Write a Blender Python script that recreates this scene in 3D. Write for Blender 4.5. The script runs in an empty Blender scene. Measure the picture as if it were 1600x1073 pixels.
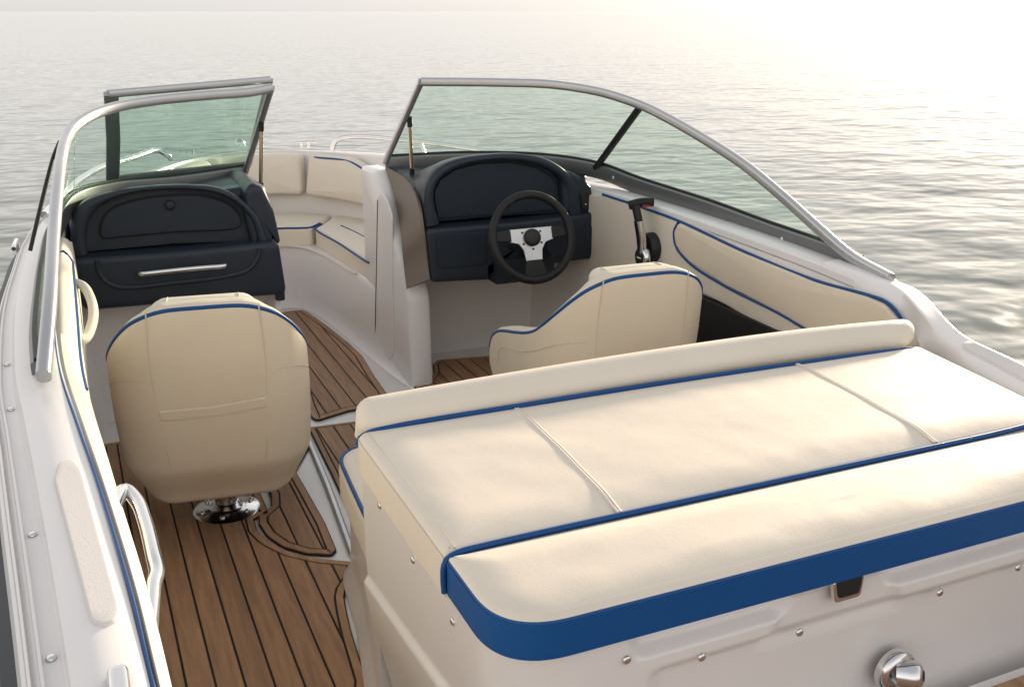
import bpy, bmesh, math, random
import numpy as np
from mathutils import Vector, Matrix, noise as mnoise
random.seed(4); np.random.seed(4)
R = math.radians
sc = bpy.context.scene
col = sc.collection

# ------------------------------------------------------------------ camera
# measured from the photo: lens 1560 px on 1600, horizon at row 18, boat axis 23.9 degrees left of the view
FPX, CX, CY = 1560.0, 800.0, 536.5
PITCH = math.atan(518.5 / 1560.0); YAW = math.atan(728 / 1644.0); CAMZ = 1.6
cam_d = bpy.data.cameras.new('camera'); cam = bpy.data.objects.new('camera', cam_d); col.objects.link(cam)
cam.location = (0, 0, CAMZ); cam.rotation_euler = (math.pi / 2 - PITCH, 0, -YAW)
cam_d.sensor_width = 36; cam_d.lens = FPX / 1600 * 36; cam_d.clip_start = 0.05; cam_d.clip_end = 20000
cam_d.dof.use_dof = False
sc.camera = cam

# ------------------------------------------------------------------ light
SUN_EL, SUN_AZ = 8.5, 56.0            # azimuth clockwise from the bow (+Y) towards starboard (+X)
w = bpy.data.worlds.new('World'); sc.world = w; w.use_nodes = True
nt = w.node_tree; bg = nt.nodes['Background']
sky = nt.nodes.new('ShaderNodeTexSky'); sky.sky_type = 'NISHITA'; sky.sun_disc = False
sky.sun_elevation = R(SUN_EL); sky.sun_rotation = R(SUN_AZ)
sky.air_density = 1.0; sky.dust_density = 1.2; sky.ozone_density = 1.0; sky.altitude = 0
hs = nt.nodes.new('ShaderNodeHueSaturation'); hs.inputs['Saturation'].default_value = 0.5
nt.links.new(sky.outputs[0], hs.inputs['Color']); 
# thin high haze: evens the clear-sky gradient out towards one pale tone
hz = nt.nodes.new('ShaderNodeMix'); hz.data_type = 'RGBA'; hz.inputs['Factor'].default_value = 0.84
wtc = nt.nodes.new('ShaderNodeTexCoord'); wsx = nt.nodes.new('ShaderNodeSeparateXYZ'); wmr = nt.nodes.new('ShaderNodeMapRange')
wmr.interpolation_type = 'SMOOTHSTEP'; wmr.inputs['From Min'].default_value = 0.22; wmr.inputs['From Max'].default_value = 0.95
hg = nt.nodes.new('ShaderNodeMix'); hg.data_type = 'RGBA'
hg.inputs[6].default_value = (8.8, 8.4, 8.1, 1); hg.inputs[7].default_value = (3.7, 3.85, 4.05, 1)
nt.links.new(wtc.outputs['Generated'], wsx.inputs[0]); nt.links.new(wsx.outputs['Z'], wmr.inputs[0]); nt.links.new(wmr.outputs[0], hg.inputs['Factor'])
# the lowest degrees are veiled by the haze over the far shore
wm2 = nt.nodes.new('ShaderNodeMapRange'); wm2.interpolation_type = 'SMOOTHSTEP'; wm2.inputs['From Min'].default_value = 0.0; wm2.inputs['From Max'].default_value = 0.08
hv = nt.nodes.new('ShaderNodeMix'); hv.data_type = 'RGBA'; hv.inputs[6].default_value = (5.2, 5.1, 5.0, 1)
nt.links.new(wsx.outputs['Z'], wm2.inputs[0]); nt.links.new(wm2.outputs[0], hv.inputs['Factor']); nt.links.new(hg.outputs[2], hv.inputs[7])
nt.links.new(hv.outputs[2], hz.inputs[7])
nt.links.new(hs.outputs[0], hz.inputs[6]); nt.links.new(hz.outputs[2], bg.inputs[0])
bg.inputs[1].default_value = 0.085
sl = bpy.data.lights.new('sun', 'SUN'); so = bpy.data.objects.new('sun', sl); col.objects.link(so)
sl.energy = 4.6; sl.angle = R(4.0); sl.color = (1.0, 0.80, 0.60)
sd = Vector((math.sin(R(SUN_AZ)) * math.cos(R(SUN_EL)), math.cos(R(SUN_AZ)) * math.cos(R(SUN_EL)), math.sin(R(SUN_EL))))
so.rotation_euler = (-sd).to_track_quat('-Z', 'Y').to_euler()
sc.view_settings.view_transform = 'Standard'; sc.view_settings.look = 'None'
sc.view_settings.exposure = 0.90; sc.view_settings.gamma = 1.0
sc.view_settings.use_curve_mapping = False
sc.cycles.max_bounces = 8; sc.cycles.transparent_max_bounces = 12
sc.cycles.caustics_reflective = False; sc.cycles.caustics_refractive = False
sc.cycles.use_denoising = True

# ------------------------------------------------------------------ measuring: a pixel of the photo + one known coordinate -> a point
_f = np.array([math.sin(YAW) * math.cos(PITCH), math.cos(YAW) * math.cos(PITCH), -math.sin(PITCH)])
_r = np.array([math.cos(YAW), -math.sin(YAW), 0.0]); _u = np.cross(_r, _f)
def ray(u, v): return _f + _r * (u - CX) / FPX - _u * (v - CY) / FPX
def Z(u, v, z): d = ray(u, v); t = (z - CAMZ) / d[2]; return np.array([d[0] * t, d[1] * t, z])
def X(u, v, x): d = ray(u, v); t = x / d[0]; return np.array([x, d[1] * t, CAMZ + d[2] * t])
def Y(u, v, y): d = ray(u, v); t = y / d[1]; return np.array([d[0] * t, y, CAMZ + d[2] * t])
A = np.array

# ------------------------------------------------------------------ materials
def mat(name, color, rough=0.5, metal=0.0, coat=0.0, bump=None, var=0.0, spec=0.5, mapping=None, rnd=0.0, sheen=0.0, bumpd=0.002, rvar=0.0):
    m = bpy.data.materials.new(name); m.use_nodes = True
    n = m.node_tree.nodes; l = m.node_tree.links; b = n['Principled BSDF']
    b.inputs['Base Color'].default_value = (*color, 1); b.inputs['Roughness'].default_value = rough
    b.inputs['Metallic'].default_value = metal; b.inputs['Coat Weight'].default_value = coat
    b.inputs['Coat Roughness'].default_value = 0.08
    b.inputs['Specular IOR Level'].default_value = spec
    tc = n.new('ShaderNodeTexCoord')
    vec = tc.outputs['Object']
    if mapping:
        mp = n.new('ShaderNodeMapping'); mp.inputs['Scale'].default_value = mapping
        l.new(vec, mp.inputs[0]); vec = mp.outputs[0]
    if var or rnd:
        nz = n.new('ShaderNodeTexNoise'); nz.inputs['Scale'].default_value = 5.0; nz.inputs['Detail'].default_value = 6
        l.new(vec, nz.inputs['Vector'])
        mr = n.new('ShaderNodeMapRange'); mr.inputs['From Min'].default_value = .3; mr.inputs['From Max'].default_value = .7
        mr.inputs['To Min'].default_value = 1 - var; mr.inputs['To Max'].default_value = 1 + var
        l.new(nz.outputs[0], mr.inputs[0]); fac = mr.outputs[0]
        if rnd:
            oi = n.new('ShaderNodeObjectInfo'); m2 = n.new('ShaderNodeMapRange')
            m2.inputs['To Min'].default_value = 1 - rnd; m2.inputs['To Max'].default_value = 1 + rnd
            l.new(oi.outputs['Random'], m2.inputs[0]); mm = n.new('ShaderNodeMath'); mm.operation = 'MULTIPLY'
            l.new(fac, mm.inputs[0]); l.new(m2.outputs[0], mm.inputs[1]); fac = mm.outputs[0]
        vm = n.new('ShaderNodeVectorMath'); vm.operation = 'SCALE'; vm.inputs[0].default_value = color
        l.new(fac, vm.inputs['Scale']); l.new(vm.outputs[0], b.inputs['Base Color'])
    if rvar:
        nr = n.new('ShaderNodeTexNoise'); nr.inputs['Scale'].default_value = 9; nr.inputs['Detail'].default_value = 5
        l.new(vec, nr.inputs['Vector']); rr = n.new('ShaderNodeMapRange')
        rr.inputs['From Min'].default_value = .3; rr.inputs['From Max'].default_value = .7
        rr.inputs['To Min'].default_value = max(0, rough - rvar); rr.inputs['To Max'].default_value = rough + rvar
        l.new(nr.outputs[0], rr.inputs[0]); l.new(rr.outputs[0], b.inputs['Roughness'])
    last = None
    for (scale, strength, detail) in (bump or []):
        nb = n.new('ShaderNodeTexNoise'); nb.inputs['Scale'].default_value = scale; nb.inputs['Detail'].default_value = detail
        l.new(vec, nb.inputs['Vector'])
        bp = n.new('ShaderNodeBump'); bp.inputs['Strength'].default_value = strength; bp.inputs['Distance'].default_value = bumpd
        l.new(nb.outputs[0], bp.inputs['Height'])
        if last: l.new(last, bp.inputs['Normal'])
        last = bp.outputs[0]
    if last: l.new(last, b.inputs['Normal'])
    return m
M = {}
M['gel'] = mat('gelcoat', (.79, .765, .752), .30, coat=.15, spec=.4, var=.012)
M['gel2'] = mat('gelcoat_liner', (.77, .745, .725), .32, coat=.2, var=.015)
M['vinyl'] = mat('cream_vinyl', (.73, .66, .56), .64, spec=.28, var=.025, bump=[(420, .10, 3), (16, .14, 5), (5, .14, 3)], bumpd=.005, rvar=.06)
M['vinyl2'] = mat('tan_vinyl', (.70, .61, .485), .60, spec=.3, var=.03, bump=[(420, .10, 3), (14, .20, 5), (5, .22, 3)], bumpd=.005, rvar=.06)
M['thread'] = mat('stitching', (.60, .53, .43), .6)
M['pipe'] = mat('blue_piping', (.003, .064, .225), .45, spec=.3)
M['blue'] = mat('blue_vinyl', (.002, .072, .25), .5, spec=.3, bump=[(420, .08, 3), (9, .10, 2)], bumpd=.004)
M['navy'] = mat('navy_moulding', (.020, .027, .040), .42, spec=.35, bump=[(900, .12, 2)], var=.08, bumpd=.001, rvar=.08)
M['navy2'] = mat('navy_panel', (.017, .024, .036), .5, spec=.3, bump=[(900, .15, 2)], bumpd=.001)
M['black'] = mat('black_rubber', (.010, .010, .011), .55, bump=[(300, .1, 2)])
M['grip'] = mat('black_leather', (.011, .011, .012), .5, spec=.35, bump=[(500, .25, 2)], bumpd=.001)
M['cheek'] = mat('cheek_sun_reflection', (.16, .125, .10), .5, bump=[(420, .1, 3)])  # taupe stands for sunlight reflected off the navy moulding, put into the colour
M['chrome'] = mat('stainless', (.72, .72, .73), .12, metal=1, rvar=.05)
M['alu'] = mat('aluminium', (.52, .52, .53), .34, metal=.8, rvar=.05, bump=[(150, .03, 2)])
M['aludark'] = mat('dark_aluminium', (.22, .22, .225), .40, metal=.8)
M['brass'] = mat('strut_rod', (.62, .52, .40), .25, metal=1)
M['teak'] = mat('teak_plank', (.35, .198, .108), .62, var=.22, rnd=.13, mapping=(14, 1.2, 14), bump=[(18, .35, 6)], bumpd=.0012)
M['caulk'] = mat('black_caulk', (.012, .011, .010), .7)
M['pad'] = mat('non_slip', (.70, .67, .64), .75, bump=[(330, .25, 1)], bumpd=.0012)
M['red'] = mat('red_button', (.35, .03, .01), .4)
M['white'] = mat('white_mark', (.75, .75, .75), .5)
M['rub'] = mat('rub_rail', (.035, .04, .048), .5)
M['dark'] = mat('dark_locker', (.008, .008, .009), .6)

def glass(name, tint, k):
    m = bpy.data.materials.new(name); m.use_nodes = True; n = m.node_tree.nodes; l = m.node_tree.links
    n.clear(); o = n.new('ShaderNodeOutputMaterial'); t = n.new('ShaderNodeBsdfTransparent'); t.inputs[0].default_value = (*tint, 1)
    g = n.new('ShaderNodeBsdfGlossy'); g.inputs['Roughness'].default_value = .02
    fr = n.new('ShaderNodeFresnel'); fr.inputs['IOR'].default_value = 1.45
    mx = n.new('ShaderNodeMixShader'); ml = n.new('ShaderNodeMath'); ml.operation = 'MULTIPLY'; ml.inputs[1].default_value = k
    l.new(fr.outputs[0], ml.inputs[0]); l.new(ml.outputs[0], mx.inputs[0]); l.new(t.outputs[0], mx.inputs[1]); l.new(g.outputs[0], mx.inputs[2])
    l.new(mx.outputs[0], o.inputs[0]); return m
M['glass'] = glass('tinted_glass', (.895, .962, .928), .13)

# ------------------------------------------------------------------ helpers
def empty(name, loc, label, cat, group=None):
    o = bpy.data.objects.new(name, None); col.objects.link(o); o.location = loc
    o['label'] = label; o['category'] = cat
    if group: o['group'] = group
    o.empty_display_size = .1
    return o
def build(name, V, Fc, m, parent=None, smooth=True, mats=None, fm=None, ang=None, label=None):
    me = bpy.data.meshes.new(name)
    V = np.asarray(V, float)
    if parent is not None: V = V - np.array(parent_origin(parent))
    me.from_pydata([tuple(v) for v in V], [], [tuple(int(i) for i in f) for f in Fc])
    bm = bmesh.new(); bm.from_mesh(me); bmesh.ops.remove_doubles(bm, verts=bm.verts, dist=1e-6)
    if fm is None: bmesh.ops.recalc_face_normals(bm, faces=bm.faces)
    bm.to_mesh(me); bm.free()
    for x in (mats or [m]): me.materials.append(x)
    if fm is not None and len(fm) == len(me.polygons): me.polygons.foreach_set('material_index', fm)
    if smooth:
        me.polygons.foreach_set('use_smooth', [True] * len(me.polygons))
        me.set_sharp_from_angle(angle=R(ang if ang else 50))
    o = bpy.data.objects.new(name, me); col.objects.link(o)
    if parent is not None: o.parent = parent
    if label: o['label'] = label
    return o
_origin = {}
def parent_origin(p):
    t = np.zeros(3)
    while p is not None: t = t + np.array(p.location); p = p.parent
    return t
def tag(o, label, cat, group=None):
    o['label'] = label; o['category'] = cat
    if group: o['group'] = group
    return o
def spline(P, n=60, closed=False):
    P = [np.asarray(p, float) for p in P]
    if len(P) == 2: return [P[0] + (P[1] - P[0]) * t for t in np.linspace(0, 1, 2)]
    k = len(P); out = []
    seg = k if closed else k - 1
    Lm = [np.linalg.norm(P[(i + 1) % k] - P[i]) for i in range(seg)]; tot = sum(Lm)
    for i in range(seg):
        p1, p2 = P[i], P[(i + 1) % k]
        p0 = P[i - 1] if (closed or i > 0) else 2 * p1 - p2
        p3 = P[(i + 2) % k] if (closed or i + 2 < k) else 2 * p2 - p1
        # centripetal
        a = .5; t0 = 0; t1 = t0 + max(np.linalg.norm(p1 - p0), 1e-6) ** a; t2 = t1 + max(np.linalg.norm(p2 - p1), 1e-6) ** a; t3 = t2 + max(np.linalg.norm(p3 - p2), 1e-6) ** a
        m_ = max(2, int(round(n * Lm[i] / tot)))
        for t in np.linspace(t1, t2, m_, endpoint=False):
            a1 = (t1 - t) / (t1 - t0) * p0 + (t - t0) / (t1 - t0) * p1; a2 = (t2 - t) / (t2 - t1) * p1 + (t - t1) / (t2 - t1) * p2
            a3 = (t3 - t) / (t3 - t2) * p2 + (t - t2) / (t3 - t2) * p3
            b1 = (t2 - t) / (t2 - t0) * a1 + (t - t0) / (t2 - t0) * a2; b2 = (t3 - t) / (t3 - t1) * a2 + (t - t1) / (t3 - t1) * a3
            out.append((t2 - t) / (t2 - t1) * b1 + (t - t1) / (t2 - t1) * b2)
    if not closed: out.append(P[-1])
    return out
def resample(P, n, closed=False):
    P = [np.asarray(p, float) for p in P]
    Q = P + [P[0]] if closed else P
    L = np.concatenate([[0], np.cumsum([np.linalg.norm(Q[i + 1] - Q[i]) for i in range(len(Q) - 1)])])
    T = np.linspace(0, L[-1], n, endpoint=not closed); Q = np.array(Q)
    return [np.array([np.interp(t, L, Q[:, k]) for k in range(Q.shape[1])]) for t in T]
def sweep(P, prof, closed=False, up=None, cap=True, scale=None):
    """section prof [(a,b)] carried along P; a is sideways, b is 'up'"""
    P = [np.asarray(p, float) for p in P]; n = len(P); V = []; k = len(prof)
    T = []
    for i in range(n):
        a = P[(i - 1) % n] if (closed or i) else P[0]; b = P[(i + 1) % n] if (closed or i < n - 1) else P[-1]
        t = b - a; T.append(t / (np.linalg.norm(t) + 1e-12))
    N = None
    for i in range(n):
        t = T[i]
        if up is not None: ref = np.asarray(up(i) if callable(up) else up, float)
        else:
            ref = N if N is not None else (A([0, 0, 1.]) if abs(t[2]) < .9 else A([1., 0, 0]))
        b = ref - t * (ref @ t); b /= np.linalg.norm(b) + 1e-12; N = b; s = np.cross(t, b)
        q = scale[i] if scale is not None else 1.0
        for (x, y) in prof: V.append(P[i] + (s * x + b * y) * q)
    Fc = []
    for i in range(n if closed else n - 1):
        for j in range(k):
            Fc.append((i * k + j, i * k + (j + 1) % k, ((i + 1) % n) * k + (j + 1) % k, ((i + 1) % n) * k + j))
    if cap and not closed:
        Fc.append(tuple(range(k))); Fc.append(tuple((n - 1) * k + j for j in range(k)))
    return V, Fc
def circ(r, k=12, ry=None): return [(r * math.cos(2 * math.pi * j / k), (ry or r) * math.sin(2 * math.pi * j / k)) for j in range(k)]
def rrect(w_, h, r, k=4):
    o = []
    for cx, cy, a0 in ((w_ / 2 - r, h / 2 - r, 0), (-w_ / 2 + r, h / 2 - r, 90), (-w_ / 2 + r, -h / 2 + r, 180), (w_ / 2 - r, -h / 2 + r, 270)):
        for i in range(k + 1): a = R(a0 + 90 * i / k); o.append((cx + r * math.cos(a), cy + r * math.sin(a)))
    return o
def tube(name, P, r, m, parent=None, n=60, closed=False, k=12, smooth=True, **kw):
    Q = spline(P, n, closed) if smooth else P
    V, Fc = sweep(Q, circ(r, k), closed); return build(name, V, Fc, m, parent, **kw)
def rpoly(pts, rad, k=6):
    """closed 2-D polygon with rounded corners"""
    out = []; n = len(pts)
    for i in range(n):
        p = A(pts[i], ); a = A(pts[i - 1]) - p; b = A(pts[(i + 1) % n]) - p
        r_ = rad[i] if isinstance(rad, (list, tuple)) else rad
        la, lb = np.linalg.norm(a), np.linalg.norm(b); a = a / la; b = b / lb
        if r_ <= 0: out.append(p); continue
        c = np.clip(a @ b, -1, 1); th = math.acos(c); d = min(r_ / math.tan(th / 2), la * .48, lb * .48)
        p1 = p + a * d; p2 = p + b * d
        for t in np.linspace(0, 1, k): out.append((1 - t) ** 2 * p1 + 2 * t * (1 - t) * p + t * t * p2)
    return out
def area2(P): return .5 * sum(P[i][0] * P[(i + 1) % len(P)][1] - P[(i + 1) % len(P)][0] * P[i][1] for i in range(len(P)))
def inset(P, d):
    n = len(P); out = []
    P = np.array([p[:2] for p in P])
    for i in range(n):
        a = P[i] - P[i - 1]; b = P[(i + 1) % n] - P[i]
        a = a / (np.linalg.norm(a) + 1e-12); b = b / (np.linalg.norm(b) + 1e-12)
        na = A([-a[1], a[0]]); nb = A([-b[1], b[0]]); m_ = na + nb; q = m_ @ m_
        m_ = m_ * (2 / max(q, .6)) ; out.append(P[i] + m_ * d)
    return out
def cushion(name, outline, T, rad, mapf, m, parent=None, dome=0.0, N=140, both=False, rb=None, mats=None, side_rings=0, inner=9, raw=False, label=None, qs=6, soft=None):
    O = [A(p) for p in outline]
    if area2(O) < 0: O = O[::-1]
    O = resample(O, N, True) if not raw else O; N = len(O)
    levels = []
    if both:
        rb = rb or rad
        for a in np.linspace(0, 90, qs)[:-1]: levels.append((rb * (1 - math.sin(R(a))), rb * (1 - math.cos(R(a)))))
        levels.append((0, rb))
    else: levels += [(0, 0)]
    for a in np.linspace(0, 90, qs): levels.append((rad * (1 - math.cos(R(a))), T - rad + rad * math.sin(R(a))))
    if soft: levels = [(d, wv - soft[1] if i >= len(levels) - qs + 1 else wv) for i, (d, wv) in enumerate(levels)]
    Oa = np.array([p[:2] for p in O]); dO = np.roll(Oa, -1, 0) - Oa; lO = (dO ** 2).sum(1) + 1e-12
    def top_w(q, f):
        h = T + dome * (1 - f * f)
        if soft: h += min(1, max(0, np.sqrt((((Oa + dO * np.clip(((q - Oa) * dO).sum(1) / lO, 0, 1)[:, None]) - q) ** 2).sum(1).min()) - rad) / .05) * (.0024 * mnoise.noise(Vector((q[0] * 4.1, q[1] * 5.3, T * 37)))  + .0012 * mnoise.noise(Vector((q[0] * 13, q[1] * 11, 3))))
        if soft:
            tt = np.clip(((q - Oa) * dO).sum(1) / lO, 0, 1); e = np.sqrt(((Oa + dO * tt[:, None] - q) ** 2).sum(1).min())
            h -= soft[1] * (1 - min(1, max(0, e - rad) / soft[0])) ** 2
        return h
    V = []; fm = []; Fc = []
    for d, wv in levels:
        for p in inset(O, d): V.append(mapf(p[0], p[1], wv))
    base = np.array(inset(O, levels[-1][0])); c = base.mean(0); nl = len(levels)
    fr = [1 - (i / inner) ** (1.8 if soft else 1) for i in range(1, inner)]
    for f in fr:
        for p in base: q = c + (p - c) * f; V.append(mapf(q[0], q[1], top_w(q, f)))
    rows = nl + len(fr)
    for i in range(rows - 1):
        for j in range(N):
            Fc.append((i * N + j, i * N + (j + 1) % N, (i + 1) * N + (j + 1) % N, (i + 1) * N + j)); fm.append(1 if i < side_rings else 0)
    V.append(mapf(c[0], c[1], T + dome)); e = len(V) - 1
    for j in range(N): Fc.append(((rows - 1) * N + j, (rows - 1) * N + (j + 1) % N, e)); fm.append(0)
    # underside
    V0 = np.array(inset(O, levels[0][0])); 
    prev = 0
    for f in (.75, .5, .25) if both else ():
        s = len(V)
        for p in V0: q = c + (p - c) * f; V.append(mapf(q[0], q[1], levels[0][1]))
        for j in range(N): Fc.append((prev + j, prev + (j + 1) % N, s + (j + 1) % N, s + j)[::-1]); fm.append(1 if side_rings else 0)
        prev = s
    V.append(mapf(c[0], c[1], levels[0][1])); e = len(V) - 1
    for j in range(N): Fc.append((prev + (j + 1) % N, prev + j, e)); fm.append(1 if side_rings else 0)
    return build(name, V, Fc, m, parent, mats=mats, fm=fm if mats else None, ang=60, label=label)
def frame(o, ex, ey, ez=None):
    o = np.asarray(o, float); ex = np.asarray(ex, float); ex = ex / np.linalg.norm(ex); ey = np.asarray(ey, float); ey = ey - ex * (ex @ ey); ey /= np.linalg.norm(ey)
    ez = np.cross(ex, ey)
    f = lambda u, v, w_: o + ex * u + ey * v + ez * w_
    return f
def ident(z0): return lambda u, v, w_: A([u, v, z0 + w_])
def grid(name, fn, nu, nv, m, parent=None, flip=False, **kw):
    V = [fn(u, v) for u in np.linspace(0, 1, nu) for v in np.linspace(0, 1, nv)]
    Fc = [(i * nv + j, (i + 1) * nv + j, (i + 1) * nv + j + 1, i * nv + j + 1) for i in range(nu - 1) for j in range(nv - 1)]
    return build(name, V, Fc, m, parent, **kw)
def ruled(name, Pa, Pb, th, m, parent, n=60, **kw):
    """sheet of thickness th between two curves"""
    a = resample(Pa, n); b = resample(Pb, n); V = []; Fc = []
    nr = []
    for i in range(n):
        t = a[min(i + 1, n - 1)] - a[max(i - 1, 0)]; q = np.cross(t, b[i] - a[i]); nr.append(q / (np.linalg.norm(q) + 1e-9))
    for s in (-.5, .5):
        for i in range(n): V += [a[i] + nr[i] * th * s, b[i] + nr[i] * th * s]
    K = 2 * n
    for i in range(n - 1):
        q = 2 * i
        Fc += [(q, q + 2, q + 3, q + 1), (K + q, K + q + 1, K + q + 3, K + q + 2), (q, K + q, K + q + 2, q + 2), (q + 1, q + 3, K + q + 3, K + q + 1)]
    Fc += [(0, 1, K + 1, K), (2 * n - 2, K + 2 * n - 2, K + 2 * n - 1, 2 * n - 1)]
    return build(name, V, Fc, m, parent, **kw)
def lathe(prof, f, k=24):
    V = []; Fc = []
    for (r_, h) in prof:
        for j in range(k): a = 2 * math.pi * j / k; V.append(f(r_ * math.cos(a), r_ * math.sin(a), h))
    n = len(prof)
    for i in range(n - 1):
        for j in range(k): Fc.append((i * k + j, i * k + (j + 1) % k, (i + 1) * k + (j + 1) % k, (i + 1) * k + j))
    Fc.append(tuple(range(k))[::-1]); Fc.append(tuple((n - 1) * k + j for j in range(k)))
    return V, Fc
def box(f, u0, u1, v0, v1, w0, w1):
    V = [f(u, v, w_) for w_ in (w0, w1) for (u, v) in ((u0, v0), (u1, v0), (u1, v1), (u0, v1))]
    return V, [(0, 3, 2, 1), (4, 5, 6, 7), (0, 1, 5, 4), (1, 2, 6, 5), (2, 3, 7, 6), (3, 0, 4, 7)]
def plate(name, outline, w0, w1, f, m, parent, bev=0.002, **kw):
    O = [A(p) for p in outline]
    if area2(O) < 0: O = O[::-1]
    n = len(O); I = inset(O, bev); V = [f(p[0], p[1], w0) for p in O] + [f(p[0], p[1], w1 - bev) for p in O] + [f(p[0], p[1], w1) for p in I]
    Fc = []
    for i in range(2):
        for j in range(n): Fc.append((i * n + j, i * n + (j + 1) % n, (i + 1) * n + (j + 1) % n, (i + 1) * n + j))
    Fc.append(tuple(2 * n + j for j in range(n))); Fc.append(tuple(range(n))[::-1])
    return build(name, V, Fc, m, parent, ang=30, **kw)
def smooth01(x): x = np.clip(x, 0, 1); return x * x * (3 - 2 * x)

# ------------------------------------------------------------------ water
WZ = -0.28
def make_water():
    nr_, na = 520, 900
    r_ = np.concatenate([[0.0], np.geomspace(1.2, 9000, nr_)]); an = np.concatenate([np.linspace(R(-40), R(100), na - 160), np.linspace(R(102), R(320), 160)])
    RR, AA = np.meshgrid(r_, an, indexing='ij'); Xw = RR * np.sin(AA); Yw = RR * np.cos(AA); H = np.zeros_like(Xw)
    rs = np.random.RandomState(7)
    dr = RR * .018
    for i in range(90):
        lam = .45 * (12.0 / .45) ** (rs.rand() ** 1.1); th = R(205 + rs.randn() * 38); k = 2 * math.pi / lam
        amp = .0011 * min(lam, 1.6) ** .8 * (.5 + rs.rand()); ph = rs.rand() * 6.28
        fade = smooth01((lam / dr - 2.5) / 3.0)
        q = np.sin(k * (Xw * math.sin(th) + Yw * math.cos(th)) + ph + .8 * np.sin(.31 * Xw + i) + .7 * np.sin(.27 * Yw + 2 * i))
        H += amp * fade * q
    V = np.stack([Xw, Yw, WZ + H], -1).reshape(-1, 3)
    me = bpy.data.meshes.new('water'); nv = V.shape[0]; n1 = r_.size
    idx = np.arange(nv).reshape(n1, na)
    Fq = np.stack([idx[:-1, :-1], idx[:-1, 1:], idx[1:, 1:], idx[1:, :-1]], -1).reshape(-1, 4)
    me.vertices.add(nv); me.vertices.foreach_set('co', V.ravel()); nf = Fq.shape[0]
    me.loops.add(nf * 4); me.loops.foreach_set('vertex_index', Fq.ravel().astype(np.int32))
    me.polygons.add(nf); me.polygons.foreach_set('loop_start', np.arange(0, nf * 4, 4, dtype=np.int32)); me.polygons.foreach_set('use_smooth', np.ones(nf, bool))
    me.update(); me.validate()
    m = bpy.data.materials.new('sea_water'); m.use_nodes = True; n = m.node_tree.nodes; l = m.node_tree.links; b = n['Principled BSDF']
    b.inputs['Base Color'].default_value = (.115, .138, .122, 1); b.inputs['Roughness'].default_value = .09; b.inputs['IOR'].default_value = 1.33
    tc = n.new('ShaderNodeTexCoord'); mp = n.new('ShaderNodeMapping'); mp.inputs['Rotation'].default_value = (0, 0, R(24)); mp.inputs['Scale'].default_value = (.9, 1.2, 1)
    l.new(tc.outputs['Object'], mp.inputs[0]); last = None
    for s_, st, di, de in ((.6, .25, .06, 1), (1.5, .95, .060, 2), (4.2, .5, .010, 2)):
        nz = n.new('ShaderNodeTexNoise'); nz.inputs['Scale'].default_value = s_; nz.inputs['Detail'].default_value = de; nz.inputs['Roughness'].default_value = .5
        l.new(mp.outputs[0], nz.inputs['Vector']); bp = n.new('ShaderNodeBump'); bp.inputs['Strength'].default_value = st; bp.inputs['Distance'].default_value = di
        l.new(nz.outputs[0], bp.inputs['Height'])
        if last: l.new(last, bp.inputs['Normal'])
        last = bp.outputs[0]
    l.new(last, b.inputs['Normal'])
    me.materials.append(m); o = bpy.data.objects.new('water', me); col.objects.link(o); o['kind'] = 'structure'
    o['label'] = 'calm rippled lake water around the boat out to the hazy horizon'
make_water()

# ------------------------------------------------------------------ the boat
boat = empty('motor_boat', (1.05, 2.0, 0), 'white open-bow motorboat with cream interior, dark rub rail and teak sole', 'boat')
XC = 1.06
# deck edge round the boat: (inner, step, outer) points, port stern -> bow -> starboard stern
def deck_stations():
    S = []
    rail = [(.3, -.08), (.8, -.115), (1.34, -.155), (1.86, -.197), (2.4, -.236), (3.0, -.247), (3.95, -.215), (4.5, -.15), (5.1, .02), (5.6, .24), (6.05, .55), (6.35, .85)]
    inn = [(.3, .03), (.8, .022), (1.1, .015), (1.45, -.002), (1.75, -.02), (2.05, -.044), (2.4, -.07), (3.0, -.08), (3.6, -.07), (4.0, -.045), (4.5, .03), (5.1, .20), (5.55, .40), (5.9, .66), (6.1, .86)]
    ys = [.3, .8, 1.1, 1.45, 1.75, 2.05, 2.4, 3.0, 3.6, 4.0, 4.5, 5.0, 5.4]
    fi = lambda y: np.interp(y, [a for a, b in inn], [b for a, b in inn]); fo = lambda y: np.interp(y, [a for a, b in rail], [b for a, b in rail])
    zt = lambda y: np.interp(y, [.3, 1.2, 2.4, 3.2, 4.5, 5.2, 6.5], [.815, .82, .845, .85, .83, .80, .785])
    for y in ys: S.append((A([fi(y), y, zt(y)]), A([fo(y), y, zt(y) - .10])))
    for (ix, iy, ox, oy) in ((.52, 5.75, .42, 5.92), (.70, 5.98, .66, 6.22), (.88, 6.12, .88, 6.40), (1.06, 6.18, 1.06, 6.47)):
        S.append((A([ix, iy, .787]), A([ox, oy, .70])))
    for (ix, iy, ox, oy) in ((1.24, 6.12, 1.25, 6.42), (1.42, 6.0, 1.48, 6.25), (1.60, 5.78, 1.74, 5.95), (1.76, 5.45, 1.95, 5.55), (1.9, 5.0, 2.12, 5.1)):
        S.append((A([ix, iy, .787 + (6.1 - iy) * .03]), A([ox, oy, .70 + (6.1 - iy) * .02])))
    for (ix, iz, ox, y) in ((2.08, .83, 2.27, 4.5), (2.16, .845, 2.33, 4.0), (2.18, .845, 2.36, 3.6), (2.19, .84, 2.37, 3.1), (2.19, .83, 2.37, 2.6), (2.175, .822, 2.345, 2.3)):
        S.append((A([ix, y, iz]), A([ox, y, iz - .06])))
    return S
ST = deck_stations()
inner_c = spline([s[0] for s in ST], 240); outer_c = spline([s[1] for s in ST], 240)
inner_c = resample(inner_c, 260); 
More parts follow.
